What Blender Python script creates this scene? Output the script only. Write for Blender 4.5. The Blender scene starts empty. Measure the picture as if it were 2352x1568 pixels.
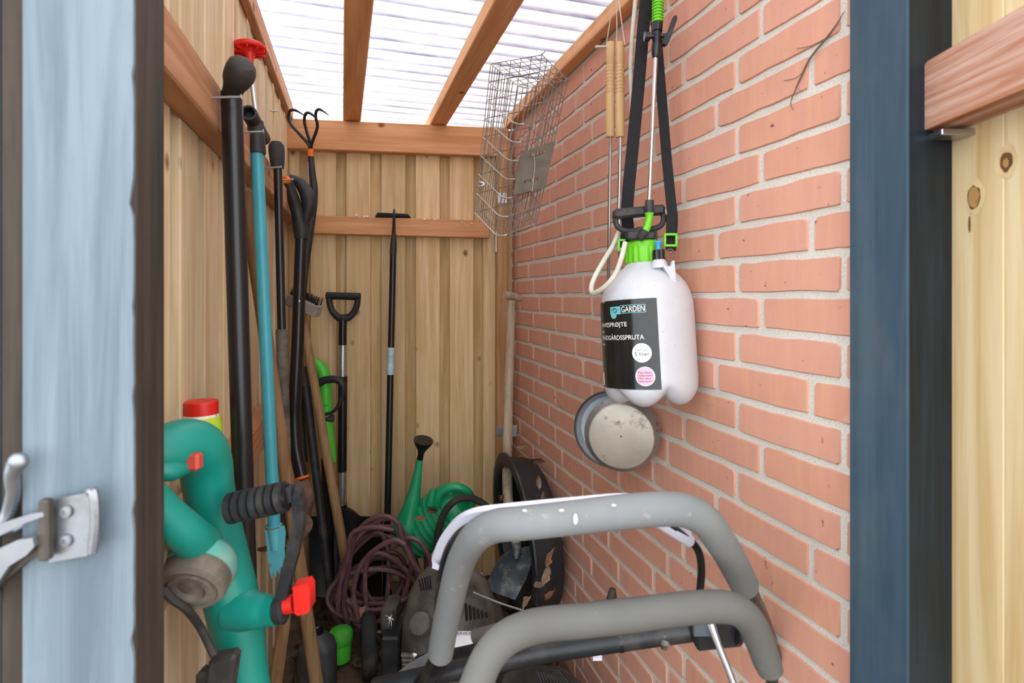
import bpy, bmesh, math, random
from mathutils import Vector, Matrix, noise
random.seed(7)
V = Vector
scene = bpy.context.scene
COL = scene.collection

# ------------------------------------------------------------------ camera
F_PX, CX, HY = 1260.0, 1176.0, 676.0            # focal length, centre column, horizon row (2352 x 1568)
H = 1.25                                        # eye height above the ground
TH = math.atan(391.0 / F_PX)                    # the lens looks this far right of the shed's long axis
CT, ST = math.cos(TH), math.sin(TH)
cam_d = bpy.data.cameras.new('camera')
cam = bpy.data.objects.new('camera', cam_d)
COL.objects.link(cam)
cam.location = (0, 0, H)
cam.rotation_euler = (math.pi / 2, 0, -TH)
cam_d.sensor_width = 36.0
cam_d.lens = F_PX / 2352.0 * 36.0
cam_d.shift_y = -(784.0 - HY) / 2352.0
cam_d.clip_start = 0.01
cam_d.dof.use_dof = True
cam_d.dof.focus_distance = 1.6
cam_d.dof.aperture_fstop = 5.0
scene.camera = cam

# ------------------------------------------------------------------ world: bright overcast sky
world = bpy.data.worlds.new('overcast_sky')
scene.world = world
world.use_nodes = True
bg = world.node_tree.nodes['Background']
bg.inputs['Color'].default_value = (0.94, 0.97, 1.0, 1)
bg.inputs['Strength'].default_value = 3.0
scene.view_settings.view_transform = 'Standard'
scene.view_settings.look = 'None'
scene.view_settings.gamma = 1.0
scene.view_settings.use_curve_mapping = False
scene.view_settings.exposure = 0.25

# ------------------------------------------------------------------ measuring helpers (metres, real planes of the shed)
def ray(px, py):
    u = (px - CX) / F_PX
    v = (HY - py) / F_PX
    return V((ST + u * CT, CT - u * ST, v))
def P(px, py, g):
    return V((0, 0, H)) + ray(px, py) * g
def on_plane(px, py, p0, n):
    d = ray(px, py)
    t = (p0[0] * n[0] + p0[1] * n[1]) / (d[0] * n[0] + d[1] * n[1])
    return V((0, 0, H)) + d * t
PHI = math.radians(1.5)
NL = (math.cos(PHI), -math.sin(PHI))            # left wall normal, into the shed
def PL(px, py, off=0.0):
    return on_plane(px, py, (-.26 + off * NL[0], .804 + off * NL[1]), NL)
BL, BR = V((-.217, 2.497, 0)), V((.734, 2.35, 0))
BD = (BR - BL).normalized()                     # along the back wall
NB = V((BD.y, -BD.x, 0))                        # back wall normal, towards the door
def PB(px, py, off=0.0):
    return on_plane(px, py, (BL.x + NB.x * off, BL.y + NB.y * off), NB)
def PX(px, py, X):
    return on_plane(px, py, (X, 0), (1, 0))
RIGHT, FWD, UP = V((CT, -ST, 0)), V((ST, CT, 0)), V((0, 0, 1))
S1 = lambda g: g / F_PX                         # size of one pixel at depth g

# ------------------------------------------------------------------ materials
MATS = {}
def nd(nt, typ, **kw):
    n = nt.nodes.new(typ)
    for k, v in kw.items():
        if k.startswith('i_'):
            n.inputs[k[2:].replace('_', ' ')].default_value = v
        else:
            setattr(n, k, v)
    return n
def new_mat(name):
    m = bpy.data.materials.new(name)
    m.use_nodes = True
    nt = m.node_tree
    b = nt.nodes['Principled BSDF']
    return m, nt, b
def rgb(c):
    if isinstance(c, str):
        c = tuple(int(c[i:i + 2], 16) / 255 for i in (0, 2, 4))
        c = tuple(x / 12.92 if x <= .04045 else ((x + .055) / 1.055) ** 2.4 for x in c)
    return (c[0], c[1], c[2], 1)
def coords(nt, scale=(1, 1, 1), rnd=True):
    tc = nd(nt, 'ShaderNodeTexCoord')
    mp = nd(nt, 'ShaderNodeMapping')
    mp.inputs['Scale'].default_value = scale
    nt.links.new(tc.outputs['Object'], mp.inputs['Vector'])
    if rnd:
        oi = nd(nt, 'ShaderNodeObjectInfo')
        ml = nd(nt, 'ShaderNodeMath', operation='MULTIPLY')
        ml.inputs[1].default_value = 37.0
        nt.links.new(oi.outputs['Random'], ml.inputs[0])
        nt.links.new(ml.outputs[0], mp.inputs['Location'])
    return mp.outputs['Vector']
def noise_tex(nt, vec, scale, detail=4, rough=.6, dist=0):
    n = nd(nt, 'ShaderNodeTexNoise')
    n.inputs['Scale'].default_value = scale
    n.inputs['Detail'].default_value = detail
    n.inputs['Roughness'].default_value = rough
    n.inputs['Distortion'].default_value = dist
    nt.links.new(vec, n.inputs['Vector'])
    return n.outputs['Fac']
def ramp(nt, fac, stops):
    r = nd(nt, 'ShaderNodeValToRGB')
    el = r.color_ramp.elements
    while len(el) < len(stops):
        el.new(.5)
    for e, (p, c) in zip(el, stops):
        e.position = p
        e.color = rgb(c) if not isinstance(c, (int, float)) else (c, c, c, 1)
    nt.links.new(fac, r.inputs['Fac'])
    return r.outputs['Color']
def mix(nt, fac, a, b, mode='MIX'):
    m = nd(nt, 'ShaderNodeMix', data_type='RGBA', blend_type=mode)
    for sock, val in ((m.inputs[0], fac), (m.inputs[6], a), (m.inputs[7], b)):
        if hasattr(val, 'is_linked') or isinstance(val, bpy.types.NodeSocket):
            nt.links.new(val, sock)
        elif isinstance(val, (int, float)):
            sock.default_value = val
        else:
            sock.default_value = rgb(val)
    return m.outputs[2]
def bump(nt, b, height, strength, dist=.002):
    n = nd(nt, 'ShaderNodeBump')
    n.inputs['Strength'].default_value = strength
    n.inputs['Distance'].default_value = dist
    nt.links.new(height, n.inputs['Height'])
    nt.links.new(n.outputs['Normal'], b.inputs['Normal'])
def M(name, col, rough=.5, metal=0.0, var=.15, vscale=18, dirt=None, bmp=0.0, bscale=120, spec=.5, dscale=9, dlo=.5, dhi=.72):
    if name in MATS:
        return MATS[name]
    m, nt, b = new_mat(name)
    vec = coords(nt)
    c = rgb(col)
    n = noise_tex(nt, vec, vscale, 5)
    lo = tuple(x * (1 - var) for x in c[:3])
    hi = tuple(min(1, x * (1 + var)) for x in c[:3])
    colr = ramp(nt, n, [(.3, lo), (.7, hi)])
    if dirt:
        d = ramp(nt, noise_tex(nt, vec, dscale, 8, .7), [(dlo, 0.0), (dhi, 1.0)])
        colr = mix(nt, d, colr, dirt)
    nt.links.new(colr, b.inputs['Base Color'])
    b.inputs['Roughness'].default_value = rough
    b.inputs['Metallic'].default_value = metal
    b.inputs['Specular IOR Level'].default_value = spec
    if bmp:
        bump(nt, b, noise_tex(nt, vec, bscale, 4), bmp)
    MATS[name] = m
    return m
def wood(name, light, dark, axis='Z', knot='5a3418', rough=.75, knots=True, gs=60, tint=.35, stain=None, var=.12, ds=1.5):
    if name in MATS:
        return MATS[name]
    m, nt, b = new_mat(name)
    sc = {'X': (.05, 1, 1), 'Y': (1, .05, 1), 'Z': (1, 1, .05)}[axis]
    vec = coords(nt, sc)
    g1 = noise_tex(nt, vec, gs, 6, .65, .6)
    g2 = noise_tex(nt, vec, gs * .22, 3, .5, ds)
    colr = mix(nt, ramp(nt, g1, [(.38, 0.0), (.62, 1.0)]), light, dark)
    colr = mix(nt, ramp(nt, g2, [(.38, 0.0), (.66, tint)]), colr, dark)
    # board to board tone
    oi = nd(nt, 'ShaderNodeObjectInfo')
    hs = nd(nt, 'ShaderNodeHueSaturation')
    mr = nd(nt, 'ShaderNodeMapRange')
    mr.inputs['To Min'].default_value = 1 - var
    mr.inputs['To Max'].default_value = 1 + var
    nt.links.new(oi.outputs['Random'], mr.inputs['Value'])
    nt.links.new(mr.outputs[0], hs.inputs['Value'])
    nt.links.new(colr, hs.inputs['Color'])
    colr = hs.outputs['Color']
    if knots:
        sk = {'X': (.75, 1, 1), 'Y': (1, .75, 1), 'Z': (1, 1, .75)}[axis]
        vk = coords(nt, sk)
        vo = nd(nt, 'ShaderNodeTexVoronoi')
        vo.inputs['Scale'].default_value = 9.0
        nt.links.new(vk, vo.inputs['Vector'])
        k = ramp(nt, vo.outputs['Distance'], [(.05, .85), (.13, 0.0)])
        colr = mix(nt, k, colr, knot)
    if stain:
        sv = coords(nt, (1, 1, .35) if axis == 'Z' else (1, 1, 1))
        s = ramp(nt, noise_tex(nt, sv, 5, 6, .65), [(.5, 0.0), (.75, .75)])
        colr = mix(nt, s, colr, stain)
    nt.links.new(colr, b.inputs['Base Color'])
    b.inputs['Roughness'].default_value = rough
    b.inputs['Specular IOR Level'].default_value = .25
    bump(nt, b, g1, .35, .0015)
    MATS[name] = m
    return m
def brick_mat():
    m, nt, b = new_mat('fired_red_brick')
    vec = coords(nt)
    n1 = noise_tex(nt, vec, 9, 5, .6)
    n2 = noise_tex(nt, coords(nt, (1, 5, .6)), 9, 4)
    colr = mix(nt, n1, 'dba28a', 'c98e79')
    colr = mix(nt, ramp(nt, n2, [(.45, 0.0), (.7, .35)]), colr, 'e2b088')
    oi = nd(nt, 'ShaderNodeObjectInfo')
    colr = mix(nt, ramp(nt, oi.outputs['Random'], [(0, 0.0), (1, .40)]), colr, 'd8a596')
    eff = ramp(nt, noise_tex(nt, vec, 14, 8, .75), [(.60, 0.0), (.78, .6)])
    colr = mix(nt, eff, colr, 'ddb9ad')
    spk = ramp(nt, noise_tex(nt, coords(nt, (1, 1, 1)), 60, 2, .5), [(.71, 0.0), (.77, .8)])
    colr = mix(nt, spk, colr, '5a3428')
    nt.links.new(colr, b.inputs['Base Color'])
    b.inputs['Roughness'].default_value = .88
    b.inputs['Specular IOR Level'].default_value = .2
    bump(nt, b, noise_tex(nt, vec, 90, 6, .7), .35, .002)
    MATS['brick'] = m
    return m
def mortar_mat():
    m, nt, b = new_mat('pale_grey_mortar')
    vec = coords(nt, rnd=False)
    n = noise_tex(nt, vec, 350, 3, .7)
    colr = ramp(nt, n, [(.32, 'a09b91'), (.42, 'd2cdc3'), (.7, 'e2ded5')])
    colr = mix(nt, ramp(nt, noise_tex(nt, vec, 7, 4), [(.45, 0.0), (.75, .5)]), colr, 'bdb8ad')
    nt.links.new(colr, b.inputs['Base Color'])
    b.inputs['Roughness'].default_value = .95
    bump(nt, b, n, .6, .002)
    return m
def roof_mat():
    m, nt, b = new_mat('translucent_corrugated_plastic')
    for n in list(nt.nodes):
        if n != b and n.type != 'OUTPUT_MATERIAL':
            nt.nodes.remove(n)
    out = [n for n in nt.nodes if n.type == 'OUTPUT_MATERIAL'][0]
    vec = coords(nt, (.25, 1, 1), rnd=False)
    vec2 = coords(nt, (1, 1, 1), rnd=False)
    tc = nd(nt, 'ShaderNodeTexCoord')
    sep = nd(nt, 'ShaderNodeSeparateXYZ')
    nt.links.new(tc.outputs['Object'], sep.inputs[0])
    # sheet colour is darker in its troughs, and more so towards the house wall
    trough = nd(nt, 'ShaderNodeMapRange')
    trough.inputs['From Min'].default_value = .0028
    trough.inputs['From Max'].default_value = -.0085
    nt.links.new(sep.outputs['Z'], trough.inputs['Value'])
    wallw = nd(nt, 'ShaderNodeMapRange')
    wallw.inputs['From Min'].default_value = -.1
    wallw.inputs['From Max'].default_value = .75
    wallw.inputs['To Min'].default_value = .84
    wallw.inputs['To Max'].default_value = 1.0
    nt.links.new(sep.outputs['X'], wallw.inputs['Value'])
    ad = nd(nt, 'ShaderNodeMath', operation='MULTIPLY')
    nt.links.new(trough.outputs[0], ad.inputs[0])
    nt.links.new(wallw.outputs[0], ad.inputs[1])
    ns = ramp(nt, noise_tex(nt, vec, 14, 6, .7), [(.3, .55), (.6, 1.0)])
    dm = nd(nt, 'ShaderNodeMath', operation='MULTIPLY')
    nt.links.new(ad.outputs[0], dm.inputs[0])
    nt.links.new(ns, dm.inputs[1])
    colr = mix(nt, dm.outputs[0], (.93, .95, 1.0), (.06, .06, .12))
    moss = ramp(nt, noise_tex(nt, coords(nt, (.5, 2.2, 1), rnd=False), 16, 7, .75), [(.66, 0.0), (.74, .55)])
    colr = mix(nt, moss, colr, (.30, .33, .34))
    tr = nd(nt, 'ShaderNodeBsdfTranslucent')
    nt.links.new(colr, tr.inputs['Color'])
    gl = nd(nt, 'ShaderNodeBsdfDiffuse')
    gl.inputs['Color'].default_value = (.7, .72, .8, 1)
    ms = nd(nt, 'ShaderNodeMixShader')
    ms.inputs[0].default_value = ROOF_BLOCK
    nt.links.new(tr.outputs[0], ms.inputs[1])
    nt.links.new(gl.outputs[0], ms.inputs[2])
    nt.links.new(ms.outputs[0], out.inputs['Surface'])
    nt.nodes.remove(b)
    return m
ROOF_BLOCK = .15

# ------------------------------------------------------------------ mesh building
def frame_from(d, ref=None):
    d = d.normalized()
    ref = ref or (UP if abs(d.z) < .9 else V((0, 1, 0)))
    x = (ref - d * ref.dot(d)).normalized()
    return x, d.cross(x)
def spline(pts, k=8, closed=False):
    pts = [V(p) for p in pts]
    n = len(pts)
    out = []
    rng = range(n) if closed else range(n - 1)
    for i in rng:
        if closed:
            a, b, c, d = pts[(i - 1) % n], pts[i], pts[(i + 1) % n], pts[(i + 2) % n]
        else:
            b, c = pts[i], pts[i + 1]
            a = pts[i - 1] if i else b * 2 - c
            d = pts[i + 2] if i + 2 < n else c * 2 - b
        for j in range(k):
            t = j / k
            out.append(.5 * ((2 * b) + (c - a) * t + (2 * a - 5 * b + 4 * c - d) * t * t + (3 * b - a - 3 * c + d) * t ** 3))
    if not closed:
        out.append(pts[-1])
    return out
def lerp(a, b, t):
    return a + (b - a) * t
class MB:
    def __init__(s):
        s.v, s.f = [], []
    def add(s, vs, fs):
        o = len(s.v)
        s.v += [V(p) for p in vs]
        s.f += [tuple(i + o for i in f) for f in fs]
        return s
    def rings(s, rings, cap=True, closed=False, capend=None):
        n = len(rings[0])
        vs = [p for r in rings for p in r]
        fs = []
        m = len(rings)
        for i in range(m if closed else m - 1):
            a, b = i * n, ((i + 1) % m) * n
            for j in range(n):
                k = (j + 1) % n
                fs.append((a + j, a + k, b + k, b + j))
        if cap and not closed:
            fs.append(tuple(range(n))[::-1])
            fs.append(tuple((m - 1) * n + j for j in range(n)))
        return s.add(vs, fs)
    def tube(s, pts, r, n=10, closed=False, cap=True, flat=None):
        pts = [V(p) for p in pts]
        m = len(pts)
        rr = r if isinstance(r, (list, tuple)) else [r] * m
        if len(rr) != m:
            rr = [lerp(rr[int(i / (m - 1) * (len(rr) - 1) - 1e-9)], rr[min(len(rr) - 1, int(i / (m - 1) * (len(rr) - 1) - 1e-9) + 1)],
                       i / (m - 1) * (len(rr) - 1) - int(i / (m - 1) * (len(rr) - 1) - 1e-9)) for i in range(m)]
        rings = []
        x = None
        for i in range(m):
            if closed:
                d = pts[(i + 1) % m] - pts[i - 1]
            else:
                d = pts[min(i + 1, m - 1)] - pts[max(i - 1, 0)]
            if d.length < 1e-9:
                d = UP.copy()
            d.normalize()
            if x is None:
                x, y = frame_from(d, flat)
            else:
                x = (x - d * x.dot(d))
                x = x.normalized() if x.length > 1e-6 else frame_from(d)[0]
                y = d.cross(x)
            rings.append([pts[i] + (x * math.cos(2 * math.pi * j / n) + y * math.sin(2 * math.pi * j / n)) * rr[i] for j in range(n)])
        return s.rings(rings, cap, closed)
    def lathe(s, o, axis, prof, n=24, ref=None, cap=True, mod=None):
        axis = V(axis).normalized()
        x, y = frame_from(axis, ref)
        rings = []
        for (r, h) in prof:
            ring = []
            for j in range(n):
                a = 2 * math.pi * j / n
                k = mod(a, r, h) if mod else 1
                ring.append(V(o) + axis * h + (x * math.cos(a) + y * math.sin(a)) * max(r, 1e-5) * k)
            rings.append(ring)
        return s.rings(rings, cap)
    def ribbon(s, pts, w, t, side):
        # strap of rectangular section, 'side' is its width direction
        pts = [V(p) for p in pts]
        rings = []
        for i, p in enumerate(pts):
            d = (pts[min(i + 1, len(pts) - 1)] - pts[max(i - 1, 0)]).normalized()
            sd = side[i] if isinstance(side, list) else side
            sd = (sd - d * sd.dot(d)).normalized()
            nn = d.cross(sd)
            ww = w[i] if isinstance(w, list) else w
            rings.append([p + sd * ww / 2 + nn * t / 2, p - sd * ww / 2 + nn * t / 2, p - sd * ww / 2 - nn * t / 2, p + sd * ww / 2 - nn * t / 2])
        return s.rings(rings)
    def box(s, c, hx, hy, hz, bev=0.0):
        # hx, hy, hz: half extent vectors
        c, hx, hy, hz = V(c), V(hx), V(hy), V(hz)
        if hx.cross(hy).dot(hz) < 0:
            hx = -hx
        L = [hx.length, hy.length, hz.length]
        A = [hx / L[0], hy / L[1], hz / L[2]]
        b = min(bev, .45 * min(L) * 2 * .5) if bev else 0
        if not b:
            vs = [c + hx * i + hy * j + hz * k for i in (-1, 1) for j in (-1, 1) for k in (-1, 1)]
            return s.add(vs, [(0, 1, 3, 2), (4, 6, 7, 5), (0, 4, 5, 1), (2, 3, 7, 6), (0, 2, 6, 4), (1, 5, 7, 3)])
        vs, idx = [], {}
        for i in (-1, 1):
            for j in (-1, 1):
                for k in (-1, 1):
                    sg = (i, j, k)
                    for ax in range(3):
                        p = c.copy()
                        for q in range(3):
                            p += A[q] * sg[q] * (L[q] if q == ax else L[q] - b)
                        idx[(sg, ax)] = len(vs)
                        vs.append(p)
        fs = []
        for ax in range(3):
            o1, o2 = (ax + 1) % 3, (ax + 2) % 3
            for d in (-1, 1):
                quad = []
                for (p, q) in ((-1, -1), (1, -1), (1, 1), (-1, 1)):
                    sg = [0, 0, 0]
                    sg[ax], sg[o1], sg[o2] = d, p, q
                    quad.append(idx[(tuple(sg), ax)])
                fs.append(tuple(quad) if d > 0 else tuple(quad[::-1]))
            for p in (-1, 1):
                for q in (-1, 1):
                    e = []
                    for d in (-1, 1):
                        sg = [0, 0, 0]
                        sg[ax], sg[o1], sg[o2] = d, p, q
                        e.append((idx[(tuple(sg), o1)], idx[(tuple(sg), o2)]))
                    quad = (e[0][0], e[1][0], e[1][1], e[0][1])
                    fs.append(quad if p * q > 0 else quad[::-1])
        for i in (-1, 1):
            for j in (-1, 1):
                for k in (-1, 1):
                    t = tuple(idx[((i, j, k), ax)] for ax in range(3))
                    fs.append(t if i * j * k > 0 else t[::-1])
        return s.add(vs, fs)
    def prism(s, poly, th):
        poly = [V(p) for p in poly]
        th = V(th)
        n = len(poly)
        vs = poly + [p + th for p in poly]
        fs = [tuple(range(n)), tuple(range(2 * n - 1, n - 1, -1))]
        fs += [((i + 1) % n, i, i + n, (i + 1) % n + n) for i in range(n)]
        return s.add(vs, fs)
    def ball(s, c, hx, hy, hz, nu=16, nv=10, e=1.0):
        sp = lambda x: math.copysign(abs(x) ** e, x)
        rings = []
        for i in range(1, nv):
            a = math.pi * i / nv - math.pi / 2
            rings.append([V(c) + V(hz) * sp(math.sin(a)) + (V(hx) * sp(math.cos(2 * math.pi * j / nu)) + V(hy) * sp(math.sin(2 * math.pi * j / nu))) * sp(math.cos(a)) for j in range(nu)])
        return s.rings(rings)
def make_mesh(name, mb, mat, base, smooth=35):
    me = bpy.data.meshes.new(name)
    me.from_pydata([tuple(p - base) for p in mb.v], [], mb.f)
    bm = bmesh.new()
    bm.from_mesh(me)
    bmesh.ops.recalc_face_normals(bm, faces=bm.faces)
    bm.to_mesh(me)
    bm.free()
    me.materials.append(mat)
    if smooth:
        me.polygons.foreach_set('use_smooth', [True] * len(me.polygons))
        me.set_sharp_from_angle(angle=math.radians(smooth))
    me.update()
    return me
def link(name, data, parent=None, loc=(0, 0, 0)):
    o = bpy.data.objects.new(name, data)
    COL.objects.link(o)
    o.location = loc
    if parent:
        o.parent = parent
    return o
class Thing:
    def __init__(s, name, label=None, cat=None, group=None, kind=None):
        s.n, s.l, s.c, s.g, s.k = name, label, cat, group, kind
        s.parts = []
    def part(s, name, mb, mat, under=None, smooth=35, label=None, kind=None):
        s.parts.append([name, mb, mat, under, smooth, label, kind])
        return len(s.parts) - 1
    def done(s):
        allv = [p for q in s.parts for p in q[1].v]
        mn = V([min(p[i] for p in allv) for i in range(3)])
        mx = V([max(p[i] for p in allv) for i in range(3)])
        base = V(((mn.x + mx.x) / 2, (mn.y + mx.y) / 2, mn.z))
        if len(s.parts) == 1:
            q = s.parts[0]
            root = link(s.n, make_mesh(s.n, q[1], q[2], base, q[4]), None, base)
        else:
            root = link(s.n, None, None, base)
            root.empty_display_size = .05
            objs = []
            for q in s.parts:
                par = root if q[3] is None else objs[q[3]]
                o = link(q[0], make_mesh(q[0], q[1], q[2], base, q[4]), par)
                if q[5]:
                    o['label'] = q[5]
                if q[6]:
                    o['kind'] = q[6]
                objs.append(o)
        if s.l:
            root['label'] = s.l
        if s.c:
            root['category'] = s.c
        if s.g:
            root['group'] = s.g
        if s.k:
            root['kind'] = s.k
        s.root = root
        return root
def text_mesh(body, size, align='LEFT'):
    cu = bpy.data.curves.new('tmp_text', 'FONT')
    cu.body = body
    cu.size = size
    cu.align_x = align
    o = bpy.data.objects.new('tmp_text', cu)
    COL.objects.link(o)
    bpy.context.view_layer.update()
    ev = o.evaluated_get(bpy.context.evaluated_depsgraph_get())
    me = ev.to_mesh()
    vs = [v.co.copy() for v in me.vertices]
    fs = [tuple(p.vertices) for p in me.polygons]
    ev.to_mesh_clear()
    bpy.data.objects.remove(o)
    bpy.data.curves.remove(cu)
    return vs, fs
# ================================================================== THE SETTING
Z = lambda z: H + z                              # heights given relative to the eye
W_PLANK = wood('larch_plank', 'e6cda4', 'cdac7a', 'Z', '6b4322', stain='d2b486', gs=42, var=.16)
W_PLANKL = wood('larch_plank_side', 'e8d5b4', 'd2b78e', 'Z', '6b4322', stain='d4ba92', gs=42, var=.10)
W_SHADED = wood('shaded_recess_plank', 'd6bc90', 'ba9866', 'Z', '6b4322', stain='bb9c66', gs=42, var=.12)  # same larch for the recessed boards, with the recess shade put into its colour
W_BEAMY = wood('brown_rail_timber', 'cb9a76', 'aa7854', 'Y', '5a3018', gs=45, var=.05)
W_BEAMX = wood('orange_beam_timber', 'e3ac80', 'cb9060', 'X', '6a3418', gs=45, var=.06)
W_RAFT = wood('rafter_timber', 'e8b587', 'd39a68', 'Y', '7a4420', gs=40, var=.04)
W_POST = wood('corner_post_timber', 'c69a6e', 'a67c52', 'Z', '5a3018', var=.06)
STEEL = M('zinc_steel', 'b9bcc0', .35, 1.0, .1, 40)

# ground
fl = MB()
N = 28
for i in range(N + 1):
    for j in range(N + 1):
        x, y = -3 + 6.5 * i / N, -3.0 + 7.0 * j / N
        fl.v.append(V((x, y, -.012 + .02 * noise.noise(V((x * 3, y * 3, 0))))))
for i in range(N):
    for j in range(N):
        a = i * (N + 1) + j
        fl.f.append((a, a + N + 1, a + N + 2, a + 1))
soil = M('damp_soil', '5d4a3a', .95, 0, .4, 14, dirt='7c6a55', bmp=.8, bscale=60)
t = Thing('floor', kind='structure')
t.part('floor', fl, soil)
t.done()

# brick wall: mortar body and single bricks
BRICK = brick_mat()
MORT = mortar_mat()
XW, PITCH, COURSE = .734, .236, .0667
wallm = MB()
wallm.box((XW + .06, 1.625, Z(-.2)), (.06, 0, 0), (0, 1.012, 0), (0, 0, 1.07))
wall_right = link('wall_right', make_mesh('wall_right', wallm, MORT, V((0, 0, 0)), 0))
wall_right['kind'] = 'structure'
up = MB()
up.box((XW + .06, 1.625, Z(1.42)), (.06, 0, 0), (0, 1.012, 0), (0, 0, .55))
link('upper_wall', make_mesh('upper_wall', up, BRICK, V((0, 0, 0)), 0), wall_right)
def brick_mesh(i, ln):
    rnd = random.Random(100 + i)
    hl, hh = ln / 2, (COURSE - .0125) / 2
    out = []
    nx = 6
    def jit(a):
        return rnd.uniform(-a, a)
    rc = [rnd.uniform(.0012, .0065) for _ in range(4)]
    pts = []
    for k in range(nx + 1):
        pts.append((-hl + rc[0] + (2 * hl - rc[0] - rc[1]) * k / nx, hh + jit(.0017)))
    pts.append((hl + jit(.001), hh - rc[1]))
    pts.append((hl + jit(.001), -hh + rc[2]))
    for k in range(nx + 1):
        pts.append((hl - rc[2] - (2 * hl - rc[2] - rc[3]) * k / nx, -hh + jit(.0017)))
    pts.append((-hl + jit(.001), -hh + rc[3]))
    pts.append((-hl + jit(.001), hh - rc[0]))
    mb = MB()
    sh = lambda k: [(y * (1 - k / hl), z * (1 - k / hh)) for (y, z) in pts]
    rings = [[V((.02, y, z)) for (y, z) in pts], [V((-.0008, y, z)) for (y, z) in pts], [V((-.0033, y, z)) for (y, z) in sh(.0016)]]
    mb.rings(rings)
    return make_mesh('brick', mb, BRICK, V((0, 0, 0)), 40)
BM = [brick_mesh(i, PITCH - .0125) for i in range(10)]
phase = [.650, .711, .650, .586]
CUT = {}
for k in range(-19, 11):
    s0 = phase[k % 4]
    rr = random.Random(k)
    j = int((.40 - s0) / PITCH) - 1
    while s0 + j * PITCH < 2.36:
        yc = s0 + (j + .5) * PITCH
        me = BM[rr.randrange(10)]
        if yc < .70 and yc - PITCH / 2 < .61 and yc + PITCH / 2 > .63:        # cut bricks behind the door post
            e1 = yc + PITCH / 2 - .006
            key = round(e1, 3)
            if key not in CUT:
                CUT[key] = brick_mesh(int(key * 1000), e1 - .614)
            me, yc = CUT[key], (e1 + .614) / 2
        if yc > .61:
            b = link('brick', me, wall_right,
                     (XW + rr.uniform(-.0006, .0008), yc, Z(-.002 + (k + .5) * COURSE + rr.uniform(-.001, .001))))
        j += 1

# timber helpers
def beam(mb, a, b, w, h, side, bev=.003):
    a, b = V(a), V(b)
    d = (b - a)
    side = (V(side) - d.normalized() * V(side).dot(d.normalized())).normalized()
    u = d.normalized().cross(side)
    return mb.box((a + b) / 2, d / 2, side * w / 2, u * h / 2, bev)
def rootless(name, kind='structure'):
    o = link(name, None)
    o['kind'] = kind
    o.empty_display_size = .05
    return o
def child(parent, name, mb, mat, smooth=35, rotz=0.0):
    """mesh in world coordinates; origin at its own middle so that grain is per piece"""
    c = sum(mb.v, V((0, 0, 0))) / len(mb.v)
    if rotz:
        r_ = Matrix.Rotation(-rotz, 3, 'Z')
        mb.v = [r_ @ (p - c) + c for p in mb.v]
    o = link(name, make_mesh(name, mb, mat, c, smooth), parent, c)
    o.rotation_euler = (0, 0, rotz)
    return o
LD = V((math.sin(PHI), math.cos(PHI), 0))
NLv = V((NL[0], NL[1], 0))
def left_pt(s, off, z):                          # s: Y along the left wall on the board plane
    return V((-.26, .804, 0)) + LD * ((s - .804) / LD.y) + NLv * off + V((0, 0, Z(z)))

# left wall: upright boards, two rails
wall_left = rootless('wall_left')
def upright(parent, base, along, nrm, w, z0, z1, th, mat, name='plank'):
    mb = MB()
    mb.box(base + V((0, 0, (Z(z0) + Z(z1)) / 2)), along * w / 2, nrm * th / 2, UP * (z1 - z0) / 2, .0025)
    return child(parent, name, mb, mat)
s = .9805 - .155 * 2 + .05
k = 0
while s < 2.44:
    w = .104 + random.uniform(-.003, .003)
    c = left_pt(s + w / 2, -.010, -H)
    upright(wall_left, c, LD, NLv, w, -1.25, .76, .020, W_PLANKL)
    c = left_pt(s + w + .025, -.046, -H)
    upright(wall_left, c, LD, NLv, .150, -1.25, .75, .020, W_SHADED)
    s += .1535
for z0, z1 in ((.289, .3705), (-.405, -.325)):
    mb = MB()
    beam(mb, left_pt(.742, .0225, (z0 + z1) / 2), left_pt(2.44, .0225, (z0 + z1) / 2), .045, z1 - z0, NLv)
    child(wall_left, 'rail', mb, W_BEAMY)

# back wall
wall_back = rootless('wall_back')
def back_pt(u, off, z):
    return BL + BD * u + NB * off + V((0, 0, Z(z)))
u0 = (V((.017, 2.4608, 0)) - BL).length - .147 * 2
for i in range(7):
    u = u0 + i * .1473
    w = .104 + random.uniform(-.003, .003)
    if u + w > .0 and u + w < .96:
        a = max(u, .002)
        upright(wall_back, back_pt((a + u + w) / 2, -.010, -H), BD, NB, u + w - a, -1.25, .735, .020, W_PLANK)
    uu = u + w + .0215
    if uu < .93:
        upright(wall_back, back_pt(uu, -.0315, -H), BD, NB, .145, -1.25, .735, .020, W_SHADED)
upright(wall_back, back_pt(.920, -.012, -H), BD, NB, .10, -1.25, .735, .020, W_PLANK)
mb = MB()
beam(mb, back_pt(-.03, .0225, .669), back_pt(.935, .0225, .669), .045, .125, NB)
child(wall_back, 'beam', mb, W_BEAMX, rotz=math.atan2(BD.y, BD.x))
mb = MB()
beam(mb, back_pt(.03, .0225, .294), back_pt(.852, .0225, .285), .045, .076, NB)
child(wall_back, 'rail', mb, W_BEAMX, rotz=math.atan2(BD.y, BD.x))
mb = MB()
mb.box(back_pt(.905, .035, -.32), BD * .024, NB * .03, UP * .925, .003)
child(wall_back, 'corner_post', mb, W_POST)

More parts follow.
